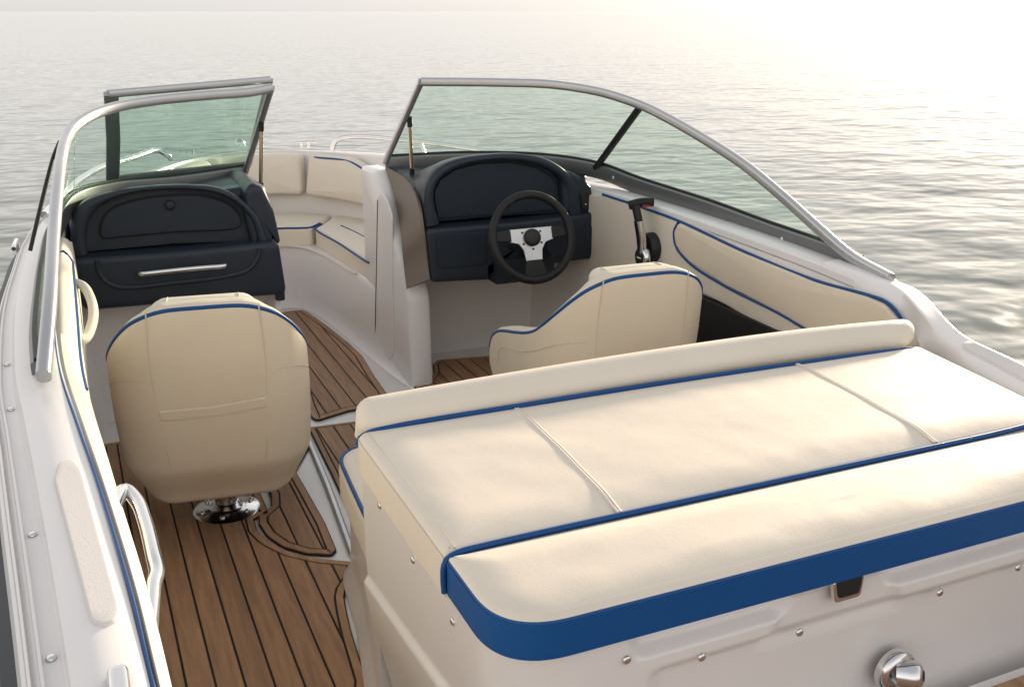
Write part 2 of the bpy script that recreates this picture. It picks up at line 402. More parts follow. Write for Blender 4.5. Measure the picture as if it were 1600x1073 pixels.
# pair every inner point with an outer point by station parameter
def pair_curves():
    ni, no = [], []
    for i in range(len(ST) - 1):
        k = 10
        for t in np.linspace(0, 1, k, endpoint=False): ni.append(i + t)
    ni.append(len(ST) - 1)
    Pi = [s[0] for s in ST]; Po = [s[1] for s in ST]
    def ev(P, t):
        i = min(int(t), len(P) - 2); f = t - i
        p0 = P[i - 1] if i else 2 * P[0] - P[1]; p1 = P[i]; p2 = P[i + 1]; p3 = P[i + 2] if i + 2 < len(P) else 2 * P[-1] - P[-2]
        return .5 * ((2 * p1) + (p2 - p0) * f + (2 * p0 - 5 * p1 + 4 * p2 - p3) * f * f + (3 * p1 - p0 - 3 * p2 + p3) * f ** 3)
    return [ev(Pi, t) for t in ni], [ev(Po, t) for t in ni]
IN, OUT = pair_curves()
def deck_loft():
    # cross-section from inside edge to below the rail: fraction across, drop
    sec = [(0, -.05), (0, -.012), (.02, -.003), (.06, 0), (.30, .004), (.54, -.002), (.585, -.006), (.61, -.026), (.635, -.030), (.76, -.031), (.775, -.024), (.80, -.024), (.82, -.046), (.87, -.050), (.88, -.043), (.905, -.045), (.925, -.068), (.96, -.072), (1.0, -.086)]
    V = []; k = len(sec)
    for a, b in zip(IN, OUT):
        d = b - a; 
        for f, dz in sec:
            drop = (a[2] - b[2]) / .086
            V.append(A([a[0] + d[0] * f, a[1] + d[1] * f, a[2] + dz * (drop if dz < -.004 else 1)]))
    n = len(IN); Fc = [(i * k + j, i * k + j + 1, (i + 1) * k + j + 1, (i + 1) * k + j) for i in range(n - 1) for j in range(k - 1)]
    build('gunwale', V, Fc, M['gel'], boat, ang=28)
    # topsides
    V = []; 
    prof = [(0, -.0), (.012, -.05), (.02, -.10), (.0, -.22), (-.05, -.5), (-.16, -1.05)]
    k = len(prof)
    for i, b in enumerate(OUT):
        t = OUT[min(i + 1, n - 1)] - OUT[max(i - 1, 0)]; nn = A([-t[1], t[0], 0.]); nn /= np.linalg.norm(nn)
        for o_, dz in prof: V.append(b + nn * o_ + A([0, 0, dz - .03]))
    Fc = [(i * k + j, i * k + j + 1, (i + 1) * k + j + 1, (i + 1) * k + j) for i in range(n - 1) for j in range(k - 1)]
    build('hull', V, Fc, M['gel'], boat)
    build_r = sweep([b + A([0, 0, -.018]) for b in OUT], [(-.02, .018), (.02, .022), (.026, .0), (.02, -.03), (-.02, -.03)], up=(0, 0, 1))
    build('rub_rail', *build_r, M['rub'], boat, ang=60)
deck_loft()
# sole and hidden bottom: one sheet inside the deck edge
def sole():
    P = [A([p[0], p[1]]) for p in IN]
    V = [A([p[0], p[1], -.006]) for p in P]
    build('cockpit_sole', V, [tuple(range(len(V)))], M['gel2'], boat, smooth=False)
    V = []
    n = len(P)
    pr = [(0, -.03), (-.0, -.25), (.03, -.55), (.05, -.9)]
    for i, p in enumerate(IN):
        t = IN[min(i + 1, n - 1)] - IN[max(i - 1, 0)]; nn = A([t[1], -t[0], 0.]); nn /= np.linalg.norm(nn)
        for o_, dz in pr: V.append(p + nn * o_ + A([0, 0, dz]))
    k = len(pr)
    build('side_liner', V, [(i * k + j, i * k + j + 1, (i + 1) * k + j + 1, (i + 1) * k + j) for i in range(n - 1) for j in range(k - 1)], M['gel2'], boat)
sole()
def quarter():
    a, b = IN[-1], OUT[-1]
    a2, b2 = IN[-7], OUT[-7]
    c0 = [a2 + A([0, 0, .001]), a + A([0, .0, .002]), X(1391, 469, 2.15), X(1413, 493, 2.145), X(1426, 519, 2.135), Z(1440, 541, .745), Z(1475, 556, .76), Z(1525, 583, .765), Z(1600, 624, .765), Z(1690, 670, .765), A([1.74, .85, .765]), A([1.66, .4, .765])]
    c1 = [a2 * .5 + b2 * .5 + A([0, 0, .034]), a * .48 + b * .52 + A([0, 0, .035]), Z(1396, 444, .83), Z(1417, 463, .825), Z(1441, 491, .815), Z(1467, 519, .80), Z(1498, 543, .795), Z(1535, 562, .79), Z(1600, 597, .79), Z(1690, 645, .79), A([1.85, .9, .79]), A([1.78, .42, .79])]
    c2 = [b2 + A([-.02, 0, .050]), b + A([-.015, 0, .042]), Z(1404, 440, .825), Z(1430, 451, .824), Z(1454, 472, .822), Z(1482, 503, .815), Z(1511, 527, .808), Z(1561, 551, .804), Z(1600, 569, .803), Z(1690, 612, .803), A([1.95, .95, .803]), A([1.86, .45, .803])]
    n = 90; C = []
    ts = np.linspace(0, len(c0) - 1, n)
    def ev(P, t):
        i = min(int(t), len(P) - 2); f = t - i
        p0 = P[i - 1] if i else 2 * P[0] - P[1]; p1 = P[i]; p2 = P[i + 1]; p3 = P[i + 2] if i + 2 < len(P) else 2 * P[-1] - P[-2]
        return .5 * ((2 * p1) + (p2 - p0) * f + (2 * p0 - 5 * p1 + 4 * p2 - p3) * f * f + (3 * p1 - p0 - 3 * p2 + p3) * f ** 3)
    V = []
    for t in ts:
        p, q, r_ = ev(c0, t), ev(c1, t), ev(c2, t)
        row = [p + A([0, 0, -.5]), p + A([0, 0, -.03]), p]
        row += [p * .66 + q * .34 + A([0, 0, .006]), p * .33 + q * .67 + A([0, 0, .008]), p * .12 + q * .88 + A([0, 0, .004]), q, q * .88 + r_ * .12 + A([0, 0, .001]), q * .5 + r_ * .5, q * .1 + r_ * .9, r_]
        row += [r_ + A([.012, .004, -.012]), r_ + A([.03, .01, -.06]), r_ + A([.05, .012, -.14]), r_ + A([.03, .01, -.4]), r_ + A([-.05, 0, -1.0])]
        V += row; k = len(row)
    build('stern_quarter', V, [(i * k + j, i * k + j + 1, (i + 1) * k + j + 1, (i + 1) * k + j) for i in range(n - 1) for j in range(k - 1)], M['gel'], boat, ang=100)
    # non-slip pad on the outer face
    def pad(u, v, w_):
        q, r_ = ev(c1, v), ev(c2, v); nn = np.cross(ev(c1, v + .1) - q, r_ - q); nn /= np.linalg.norm(nn); nn = nn if nn[2] > 0 else -nn
        return q * (1 - u) + r_ * u + nn * w_
    cushion('step_pad', rpoly([(.10, 6.0), (.82, 6.15), (.82, 9.6), (.10, 9.6)], [.3, .3, .2, .2]), .005, .002, pad, M['pad'], boat, N=100, raw=False)
quarter()
# screws on the deck edge and the engine box
def screw(p, nrm, parent=boat):
    nrm = A(nrm) / np.linalg.norm(nrm); ax = A([1., 0, 0]) if abs(nrm[0]) < .8 else A([0, 1., 0]); f = frame(p, np.cross(ax, nrm), np.cross(nrm, np.cross(ax, nrm)))
    V, Fc = lathe([(.0075, 0), (.0075, .0015), (.0055, .0035), (.004, .004)], f, 12); 
    return build('screw', V, Fc, M['chrome'], parent)
def deckpt(y, f, side=0):
    """point on the port gunwale at fraction f across"""
    ys = [p[1] for p in IN[:130]]; i = int(np.argmin([abs(v - y) for v in ys])); a, b = IN[i], OUT[i]
    return a + (b - a) * f
for y in (1.28, 1.62, 2.2, 2.52):
    p = deckpt(y, .70); screw(A([p[0], p[1], deckpt(y, 0)[2] - .030 * (deckpt(y,0)[2] - deckpt(y,1)[2]) / .086]), (-.1, 0, 1))
# non-slip step pads let into the gunwales
pp = [Z(q[0], q[1], .826) for q in ((85, 760), (93, 733), (116, 727), (130, 745), (188, 950), (186, 968), (160, 982), (140, 970))]
def port_pad(u, v, w_):
    zd = np.interp(v, [.3, 1.2, 2.4, 3.2], [.815, .82, .845, .85]); return A([u, v, zd + .002 + w_])
cushion('step_pad', rpoly([p[:2] for p in pp], .02), .007, .004, port_pad, M['pad'], boat, N=90)
# ---- consoles (white mouldings)
def console_port():
    # side wall towards the walkway, bulkhead under the dash, top
    f = lambda u, v, w_: A([u, v, w_])
    pts = [(.735, 4.02), (.735, 4.62), (-.04, 4.62), (-.04, 4.14), (.69, 4.14), (.71, 4.02)]
    V = []; pts = rpoly(pts, [.02, .06, .0, .0, .03, .01], 5); n = len(pts)
    for z, s in ((-.005, 0), (.5, 0), (.74, 0), (.775, .012), (.785, .04)):
        for p in inset(pts, s): V.append(A([p[0], p[1], z]))
    Fc = [(i * n + j, i * n + (j + 1) % n, (i + 1) * n + (j + 1) % n, (i + 1) * n + j) for i in range(4) for j in range(n)]
    Fc.append(tuple(4 * n + j for j in range(n)))
    build('console', V, Fc, M['gel2'], boat, ang=40)
console_port()
def console_stb():
    # outline of the side wall seen from the walkway (y,z), extruded to the hull side
    o2 = [(4.00, -.05), (4.70, -.05), (4.70, .90), (4.46, .905), (4.40, .86), (4.27, .72), (4.10, .55), (4.02, .40)]
    o2 = rpoly(o2, [0, 0, .03, .05, .08, .1, .12, .1], 6)
    if area2(o2) < 0: o2 = o2[::-1]
    n = len(o2); V = []
    for x, s in ((1.305, .03), (1.292, .012), (1.285, 0.0), (1.285, 0), (1.33, 0)):
        pass
    lev = [(1.290, .022), (1.283, .012), (1.283, .012)]
    for x, s in ((1.283, .018), (1.290, .006), (1.306, 0.0), (1.365, 0.0), (1.385, .014)):
        for p in inset(o2, s): V.append(A([x, p[0], p[1]]))
    Fc = [(i * n + j, i * n + (j + 1) % n, (i + 1) * n + (j + 1) % n, (i + 1) * n + j) for i in range(4) for j in range(n)]
    Fc += [tuple(range(n)), tuple(4 * n + j for j in range(n))]
    c = build('console', V, Fc, M['gel'], boat, ang=40)
    # door let into the wall: raised frame and dark shut line
    fr = frame((1.281, 0, 0), (0, 1, 0), (0, 0, 1))
    fw_ = lambda u, v, w_: A([1.2825 - w_, u, v])
    o = [X(q[0], q[1], 1.283)[1:] for q in ((590, 312), (598, 300), (606, 312), (614, 336), (615, 553), (606, 571), (589, 546))]
    door = cushion('console_door', rpoly(o, .02), .006, .004, fw_, M['gel'], boat, N=80)
    q = [X(590, 313, 1.2755), X(586, 532, 1.2755)]
    ln = tube('shut_line', q, .0022, M['caulk'], door, smooth=False, k=8)
    # bulkhead under the dash, and the dash shelf behind
    V, Fc = box(lambda u, v, w_: A([u, v, w_]), 1.34, 2.24, 4.42, 4.7, -.005, .88)
    build('bulkhead', V, Fc, M['gel2'], boat, smooth=False)
console_stb()
# ---- bow: seat base with its curved front, floor flange and inner lining
FE = [A(Z(*q, 0.0)) for q in ((640, 616), (605, 610), (570, 555), (530, 520), (490, 490), (470, 482), (446, 481))]
fe = [(1.285, 3.97), (1.262, 4.12), (1.235, 4.4), (1.222, 4.6), (1.20, 4.92), (1.165, 5.28), (1.11, 5.46), (1.02, 5.50), (.93, 5.46), (.87, 5.28), (.83, 4.9), (.79, 4.55), (.76, 4.3), (.745, 4.0)]
se = [(1.29, 4.0), (1.29, 4.28), (1.295, 4.58), (1.285, 4.95), (1.25, 5.32), (1.17, 5.55), (1.02, 5.60), (.87, 5.55), (.79, 5.32), (.755, 4.95), (.74, 4.58), (.735, 4.3), (.73, 4.0)]
fe = spline([A(p) for p in fe], 90); se = spline([A(p) for p in se], 90); fe = resample(fe, 90); se = resample(se, 90)
def bow_wall():
    V = []; k = 0
    lv = [(0.0, -.004), (.2, .0), (.5, .010), (.74, .03), (.9, .075), (.98, .15), (1.03, .25), (1.06, .31), (1.12, .336), (1.35, .345)]
    for a, b in zip(fe, se):
        d = b - a; L = np.linalg.norm(d)
        dd = d / L * .075 if L > 1e-6 else A([0, 0])
        for f, z in lv:
            q = a + dd * f; V.append(A([q[0], q[1], z]))
    k = len(lv); n = len(fe)
    build('bow_seat_base', V, [(i * k + j, i * k + j + 1, (i + 1) * k + j + 1, (i + 1) * k + j) for i in range(n - 1) for j in range(k - 1)], M['gel'], boat, ang=50)
    # shelf under the cushions
    V = [A([p[0], p[1], .344]) for p in [a + (b - a) / np.linalg.norm(b - a) * .06 for a, b in zip(fe, se)][22:70]]
    Vo = [A([1.95, 4.6, .343]), A([1.85, 5.2, .343]), A([1.62, 5.85, .343]), A([1.3, 6.1, .343]), A([1.06, 6.2, .343]), A([.8, 6.1, .343]), A([.5, 5.8, .343]), A([.25, 5.2, .343]), A([.2, 4.6, .343])]
    build('seat_shelf', V + Vo[::-1], [tuple(range(len(V) + len(Vo)))], M['gel2'], boat, smooth=False)
bow_wall()
# dimple under the starboard bow cushion
# ---- engine box under the sun pad with its moulded grooves
BX0, BY0, BY1 = .480, 1.088, 1.86
def engine_box():
    cr = .13
    path = [A([BX0, BY1]), A([BX0, BY0 + cr])]
    path += [A([BX0 + cr - cr * math.cos(a), BY0 + cr - cr * math.sin(a)]) for a in np.linspace(0, math.pi / 2, 24)][1:]
    path += [A([1.80, BY0])]
    L = np.concatenate([[0], np.cumsum([np.linalg.norm(path[i + 1] - path[i]) for i in range(len(path) - 1)])]); Pm = np.array(path)
    s_c = L[1]; s_r = L[-2]
    ss = np.concatenate([np.linspace(0, s_c, 60), np.linspace(s_c, s_r, 26)[1:], np.linspace(s_r, L[-1], 250)[1:]])
    zs = np.concatenate([np.linspace(.735, .40, 130), np.linspace(.40, .06, 40)[1:], [.045, .03, .015, 0.0, -.01]])
    def pos(s, z):
        x = np.interp(s, L, Pm[:, 0]); y = np.interp(s, L, Pm[:, 1])
        i = np.searchsorted(L, s, side='right') - 1; i = min(max(i, 0), len(L) - 2)
        ang = 0 if s <= s_c else (math.pi / 2 if s >= s_r else (s - s_c) / (s_r - s_c) * math.pi / 2)
        nn = A([-math.cos(ang), -math.sin(ang)])
        d = 0.0
        side = 1 - smooth01((s - s_c + .05) / .2); rear = smooth01((s - s_r + .03) / .06)
        d -= .004 * smooth01((z - .71) / .02)
        # step line on the walkway side
        zl = .445 + .10 * (s / .7)
        d += side * .012 * smooth01((zl - z) / .02)
        d += side * -.07 * smooth01((.5 - z) / .5) * 1.0 * (z < .5)
        d += side * .05 * smooth01((.06 - z) / .05)
        # grooves of the stern face
        xs = x
        g_end = smooth01((xs - .665 - (0.72 - z) * .35) / .035)
        latch = smooth01((abs(xs - 1.075) - .085 - max(0, .70 - z) * .55) / .04)
        ch = smooth01((.722 - z) / .010) * smooth01((z - .672) / .012)
        d -= rear * .028 * ch * g_end * latch
        low = smooth01((.655 - z) / .03)
        lw = smooth01((xs - .70) / .05) * rear
        d -= lw * .020 * low
        d += rear * .022 * smooth01((1 - latch)) * smooth01((.72 - z) / .02) * smooth01((z - .60) / .05) * -1 * .4
        d += rear * .03 * smooth01((.60 - z) / .5)
        return A([x + nn[0] * d, y + nn[1] * d, z])
    V = [pos(s, z) for s in ss for z in zs]; nv = len(zs)
    Fc = [(i * nv + j, i * nv + j + 1, (i + 1) * nv + j + 1, (i + 1) * nv + j) for i in range(len(ss) - 1) for j in range(nv - 1)]
    build('engine_box', V, Fc, M['gel'], boat, ang=70)
    # lid under the pad
    pl = [p for p in path] + [A([1.95, BY1])]
    build('engine_lid', [A([p[0], p[1], .734]) for p in pl], [tuple(range(len(pl)))], M['gel2'], boat, smooth=False)
    # bench box in front
    o2 = rpoly([(.62, 2.62), (.585, 2.3), (.50, 1.87), (2.2, 1.87), (2.2, 2.62)], [.10, .3, .0, 0, 0], 8)
    V = []; n = len(o2); 
    if area2(o2) < 0: o2 = o2[::-1]
    for z, s in ((-.01, -.03), (.02, -.025), (.05, -.005), (.10, 0), (.30, 0.005), (.345, .012)):
        for p in inset(o2, s): V.append(A([p[0], p[1], z]))
    Fc = [(i * n + j, i * n + (j + 1) % n, (i + 1) * n + (j + 1) % n, (i + 1) * n + j) for i in range(5) for j in range(n)]; Fc.append(tuple(5 * n + j for j in range(n)))
    build('bench_box', V, Fc, M['gel'], boat, ang=50)
    for q in ((594, 789), (646, 874), (708, 970)):
        p = X(q[0], q[1], BX0); screw(p - A([.000, 0, 0]), (-1, 0, 0.0))
    for q in ((781, 1031), (979, 1030), (1096, 1026), (1249, 987), (1468, 925), (1590, 886)):
        p = Y(q[0], q[1], BY0 - .001); 
        if p[0] < .56: ang = .35; p = A([BX0 + .13 - .131 * math.cos(1.0), BY0 + .13 - .131 * math.sin(1.0), p[2]]); screw(p, (-math.cos(1.0), -math.sin(1.0), 0))
        else: screw(p, (0, -1, 0))
engine_box()

# stern latch and chrome filler
def stern_fittings():
    c = Y(1320, 916, BY0 - .004); f = frame(c, (1, 0, 0), (0, 0, 1))
    fw_ = lambda u, v, w_: A([c[0] + u, c[1] - w_, c[2] + v])
    la = cushion('latch', rpoly([(-.034, .022), (.034, .022), (.03, -.022), (-.024, -.022)], .010), .008, .003, fw_, M['chrome'], boat, N=60)
    cushion('socket', rpoly([(-.028, .022), (.028, .022), (.024, -.013), (-.019, -.013)], .008), .003, .001, lambda u, v, w_: fw_(u, v, w_ + .0065), M['dark'], la, N=50)
    c = Y(1400, 1048, BY0 - .012); g = lambda u, v, w_: A([c[0] + u, c[1] - w_, c[2] + v])
    V, Fc = lathe([(.040, -.01), (.040, .004), (.036, .010), (.030, .012), (.028, .009), (.020, .010)], g, 36)
    k = build('filler_cap', V, Fc, M['chrome'], boat)
    ax = A([.62, -.76, .18]); ax /= np.linalg.norm(ax)
    h = frame(c + A([.0, -.01, 0]), np.cross(ax, A([0, 0, 1.])), np.cross(np.cross(ax, A([0, 0, 1.])), ax)); 
    h2 = lambda u, v, w_: c + A([0, -.006, .0]) + np.cross(ax, A([0, 0, 1.])) * u + np.cross(np.cross(ax, A([0, 0, 1.])), ax) * v + ax * w_
    V, Fc = lathe([(.027, 0), (.027, .016), (.025, .028), (.021, .036), (.015, .040), (.010, .0405)], h2, 28); build('spout', V, Fc, M['chrome'], k)
    V, Fc = lathe([(.0095, .0400), (.0095, .0418)], h2, 6); build('hex_key', V, Fc, M['dark'], k, smooth=False)
    # swim platform corner
    V, Fc = box(lambda u, v, w_: A([u, v, w_]), .2, 2.3, .3, BY0 - .032, .37, .440); build('swim_platform', V, Fc, M['gel'], boat, smooth=False)
    V, Fc = box(lambda u, v, w_: A([u, v, w_]), .3, 2.25, .32, BY0 - .055, .439, .447); build('platform_mat', V, Fc, M['teak'], boat, smooth=False)
stern_fittings()

# bow rails, cleats, nav light
def rails():
    P = [A([1.50, 6.13, .79]), A([1.53, 6.12, .85]), A([1.62, 6.06, .875]), A([1.80, 5.82, .878]), A([1.98, 5.5, .875]), A([2.12, 5.17, .87]), A([2.24, 4.75, .86]), A([2.27, 4.5, .82])]
    r1 = tube('bow_rail', P, .015, M['chrome'], boat, n=80)
    tube('stanchion', [A([1.93, 5.60, .79]), A([1.905, 5.63, .876])], .010, M['chrome'], r1, smooth=False)
    P2 = [Z(266, 248, .80), Z(262, 243, .84), Z(250, 236, .865), Z(203, 248, .87), Z(168, 258, .87), Z(129, 278, .87), Z(98, 307, .86), A([-.11, 4.3, .84])]
    r2 = tube('bow_rail', P2, .015, M['chrome'], boat, n=80)
    tube('stanchion', [Z(168, 258, .87), Z(168, 258, .87) + A([.02, .0, -.08])], .010, M['chrome'], r2, smooth=False)
    def cleat(c, d, s=1.0):
        d = A(d) / np.linalg.norm(d); sd_ = np.cross(A([0, 0, 1.]), d); f = lambda u, v, w_: c + d * u * s + sd_ * v * s + A([0, 0, w_ * s])
        P = [f(-.075, 0, .032), f(-.05, 0, .037), f(0, 0, .037), f(.05, 0, .037), f(.075, 0, .032)]
        k = tube('cleat', P, .008 * s, M['chrome'], boat, n=20)
        for u in (-.025, .025): tube('leg', [f(u, 0, 0), f(u * .9, 0, .036)], .008 * s, M['chrome'], k, smooth=False)
        return k
    cleat(Z(476, 231, .79), (1, -.12, 0), .9)
    cleat(Z(297, 241, .80), (1, .35, 0), .8)
    cleat(A([-.21, 3.98, .765]), (.05, 1, 0), 1.0)
    # pop-up cleat on the port quarter
    c = Z(186, 1066, .823); f = lambda u, v, w_: c + A([u, v, w_])
    cushion('pop_up_cleat', rpoly([(-.013, -.07), (.013, -.07), (.013, .02), (-.013, .02)], .012), .016, .008, f, M['chrome'], boat, N=40)
    c = Z(375, 228, .80); V, Fc = lathe([(.034, 0), (.034, .012), (.028, .032), (.016, .044), (.006, .048)], lambda u, v, w_: c + A([u, v, w_])); build('bow_light', V, Fc, M['chrome'], boat)
rails()
# grab handles on the port side
def grab():
    P = [X(178, 757, .022), X(200, 766, .05), X(216, 782, .075), X(232, 820, .088), X(243, 868, .09), X(248, 890, .085), X(243, 912, .06), X(236, 925, .03)]
    P = [A([-.005, 1.66, .80]), Z(196, 765, .79), Z(213, 781, .785), Z(228, 818, .78), Z(240, 868, .775), Z(245, 893, .77), Z(240, 914, .77), A([.02, 1.30, .765])]
    tube('grab_handle', P, .0125, M['chrome'], boat, n=60, k=16, label='polished steel grab handle beside the aft end of the port bolster')
    P = [Z(116, 441, .80), Z(130, 447, .795), Z(141, 465, .78), Z(146, 490, .77), Z(142, 512, .76), Z(134, 528, .75), Z(122, 535, .75)]
    tube('grab_handle', P, .014, M['vinyl'], boat, n=40, k=14, label='cream moulded grab handle below the port windscreen')
grab()

# ------------------------------------------------------------------ windscreens
TOP_S = [Y(658, 128, 4.12), Y(766, 129, 4.02), Y(859, 132, 3.92), Y(915, 139.5, 3.82), Y(953, 148, 3.72), Y(1005, 166, 3.58), Y(1053, 190, 3.40), Y(1108, 222, 3.19), Y(1163, 258, 2.99), Y(1218, 303, 2.80), Y(1274, 353, 2.62), Y(1330, 401, 2.42), Y(1392, 436, 2.22)]
BASE_S = [Y(602, 253, 4.50), Y(740, 247, 4.44), Y(856, 251, 4.26), Y(932, 263, 4.05), Y(1000, 288, 3.74), Y(1112, 325, 3.24), Y(1200, 358, 2.90), Y(1307, 396, 2.52), Y(1345, 415, 2.39)]
def mirror(P, xc=1.1): return [A([2 * xc - p[0], p[1], p[2]]) for p in P]
TOP_P = [Y(424, 138, 4.12), Y(391, 144, 4.09), Y(313, 150, 4.02), Y(235, 158, 3.93), Y(179, 168, 3.84), Y(141, 181, 3.74), Y(117, 197, 3.64), Y(104, 217, 3.5), Y(96, 246, 3.3), Y(92, 277, 3.12), Y(85, 354, 2.8), Y(78, 471, 2.42), Y(68, 588, 2.2)]
BASE_P = [Y(384, 268, 4.50), Y(274, 284, 4.42), Y(176, 294, 4.28), Y(117, 311, 4.10), A([-.075, 3.8, .872]), A([-.105, 3.24, .868]), A([-.115, 2.9, .862]), A([-.12, 2.52, .856]), A([-.115, 2.3, .85])]
def screen(name, top, base, label, mull_top, mull_base, root, name_m=True):
    t = empty(name, root, label, 'windscreen')
    tc = resample(spline(top, 120), 140); bc = resample(spline(base, 120), 140)
    # order of the top rail: flat extrusion, wide side facing out
    V, Fc = sweep(tc, rrect(.030, .036, .011), up=(0, 0, 1)); build('top_rail', V, Fc, M['alu'], t, ang=40)
    V, Fc = sweep([p - A([0, 0, .010]) for p in bc], rrect(.030, .070, .008), up=(0, 0, 1)); build('base_rail', V, Fc, M['aludark'], t, ang=40)
    V, Fc = sweep([p + A([0, 0, .028]) for p in bc], rrect(.014, .012, .004), up=(0, 0, 1)); build('gasket', V, Fc, M['black'], t, ang=40)
    V, Fc = sweep([top[0], top[0] * .5 + base[0] * .5, base[0]], rrect(.026, .034, .008), up=(0, -1, .5)); build('post', V, Fc, M['alu'], t, ang=40)
    for k in (60, 118):
        tg = bc[k + 1] - bc[k]; nn = np.cross(tg, A([0, 0, 1.])); nn /= np.linalg.norm(nn); nn = nn if (A([1.1, 2.5, 0]) - bc[k]) @ nn > 0 else -nn
        screw(bc[k] + nn * .0152 - A([0, 0, .012]), nn, t)
    # glass: front pane and side pane either side of the mullion
    i = int(np.argmin([np.linalg.norm(p - mull_top) for p in tc])); j = int(np.argmin([np.linalg.norm(p - mull_base) for p in bc]))
    ruled('glass_pane', tc[:i + 1], [p + A([0, 0, .015]) for p in bc[:j + 1]], .005, M['glass'], t, 50)
    ruled('glass_pane', tc[i:], [p + A([0, 0, .015]) for p in bc[j:]], .005, M['glass'], t, 50)
    if name_m: V, Fc = sweep([tc[i], (tc[i] + bc[j]) / 2, bc[j]], rrect(.030, .022, .004), up=(0, -1, .3)); build('mullion', V, Fc, M['black'], t, ang=40)
    return t
ws_s = screen('windscreen', TOP_S, BASE_S, 'starboard windscreen over the steering wheel, curved grey frame with black mullion', Y(1001, 170, 3.58), Y(932, 262, 4.05), (1.4, 4.5, .9))
ws_p = screen('windscreen', TOP_P, BASE_P, 'port windscreen over the glove box, curved grey frame behind the folded panel', TOP_P[6], BASE_P[3], (.7, 4.5, .9), False)
tube('edge_trim', [Y(93, 222, 3.45), Y(83, 247, 3.36), Y(69, 300, 3.30), Y(56, 354, 3.26), Y(47, 392, 3.24)], .006, M['black'], ws_p, n=12)
def strut(t, a, b):
    s = tube('gas_strut', [a, b], .0085, M['brass'], t, smooth=False)
    d = (b - a) / np.linalg.norm(b - a)
    for p, q in ((a - d * .01, a + d * .035), (b - d * .03, b + d * .015)): tube('strut_end', [p, q], .012, M['black'], s, smooth=False)
strut(ws_s, Y(640, 186, 4.27), Y(644, 273, 4.30)); strut(ws_p, Y(408.5, 192, 4.25), Y(407.5, 296, 4.28))
# folded-back centre panel
def centre_panel():
    tr, tl, bl, br = Y(421, 125, 4.22), Y(169, 147, 4.02), Y(176, 279, 4.36), Y(388, 256, 4.60)
    t = empty('folding_windscreen', tuple(br), 'centre windscreen section swung open against the port windscreen', 'windscreen')
    V, Fc = sweep([tl, (tl + tr) / 2, tr], rrect(.03, .03, .009), up=(0, 0, 1)); build('top_rail', V, Fc, M['alu'], t, ang=40)
    V, Fc = sweep([bl, (bl + br) / 2, br], rrect(.02, .022, .005), up=(0, 0, 1)); build('bottom_rail', V, Fc, M['aludark'], t, ang=40)
    V, Fc = sweep([tl + A([.01, 0, 0]), (bl + tl) / 2 + A([.01, 0, 0]), bl], rrect(.052, .02, .004), up=(0, -1, .3)); build('side_rail', V, Fc, M['alu'], t, ang=40)
    V, Fc = sweep([tr, (br + tr) / 2, br], rrect(.03, .02, .004), up=(0, -1, .3)); build('side_rail', V, Fc, M['alu'], t, ang=40)
    ruled('glass_pane', [tl, tr], [bl, br], .005, M['glass'], t, 6)
centre_panel()

# ------------------------------------------------------------------ dashboards
def dash(t, yf, outer, rim, panel, zlow, xl, xr, zbot, back):
    """hooded dash: outer arch -> lip -> recess, in the plane y = yf; outlines are (x,z) lists left to right, open at the bottom"""
    n = 90
    O = resample(spline([A(p) for p in outer], 120), n); Rm = resample(spline([A(p) for p in rim], 120), n)
    rows = []
    bk = [A([p[0], b]) for p, b in zip(O, [0] * n)]
    # sweep of rows: hood top going forward, lip, rim, recess
    for (dy, f, dz) in back:
        rows.append([A([p[0] + (p[0] - (xl + xr) / 2) * f, yf + dy, max(p[1] + dz * (p[1] - zlow) / max(1e-3, max(q[1] for q in O) - zlow), zlow - .02)]) for p in O])
    rows.append([A([p[0], yf + .02, p[1]]) for p in O])
    for a in np.linspace(0, 180, 7)[1:-1]:
        c = (1 - math.cos(R(a))) / 2
        rows.append([A([o[0] + (r_[0] - o[0]) * c, yf + .02 - .018 * math.sin(R(a)), o[1] + (r_[1] - o[1]) * c]) for o, r_ in zip(O, Rm)])
    rows.append([A([r_[0], yf + .02, r_[1]]) for r_ in Rm])
    rows.append([A([r_[0], yf + .06, r_[1]]) for r_ in Rm])
    c = A([np.mean([r_[0] for r_ in Rm]), zlow + .02])
    for f in (.985, .9, .6, .3, .02): rows.append([A([c[0] + (r_[0] - c[0]) * f, yf + .062, c[1] + (r_[1] - c[1]) * f]) for r_ in Rm])
    V = [p for r_ in rows for p in r_]
    Fc = [(i * n + j, i * n + j + 1, (i + 1) * n + j + 1, (i + 1) * n + j) for i in range(len(rows) - 1) for j in range(n - 1)]
    return build('hood', V, Fc, M['navy'], t, ang=55)
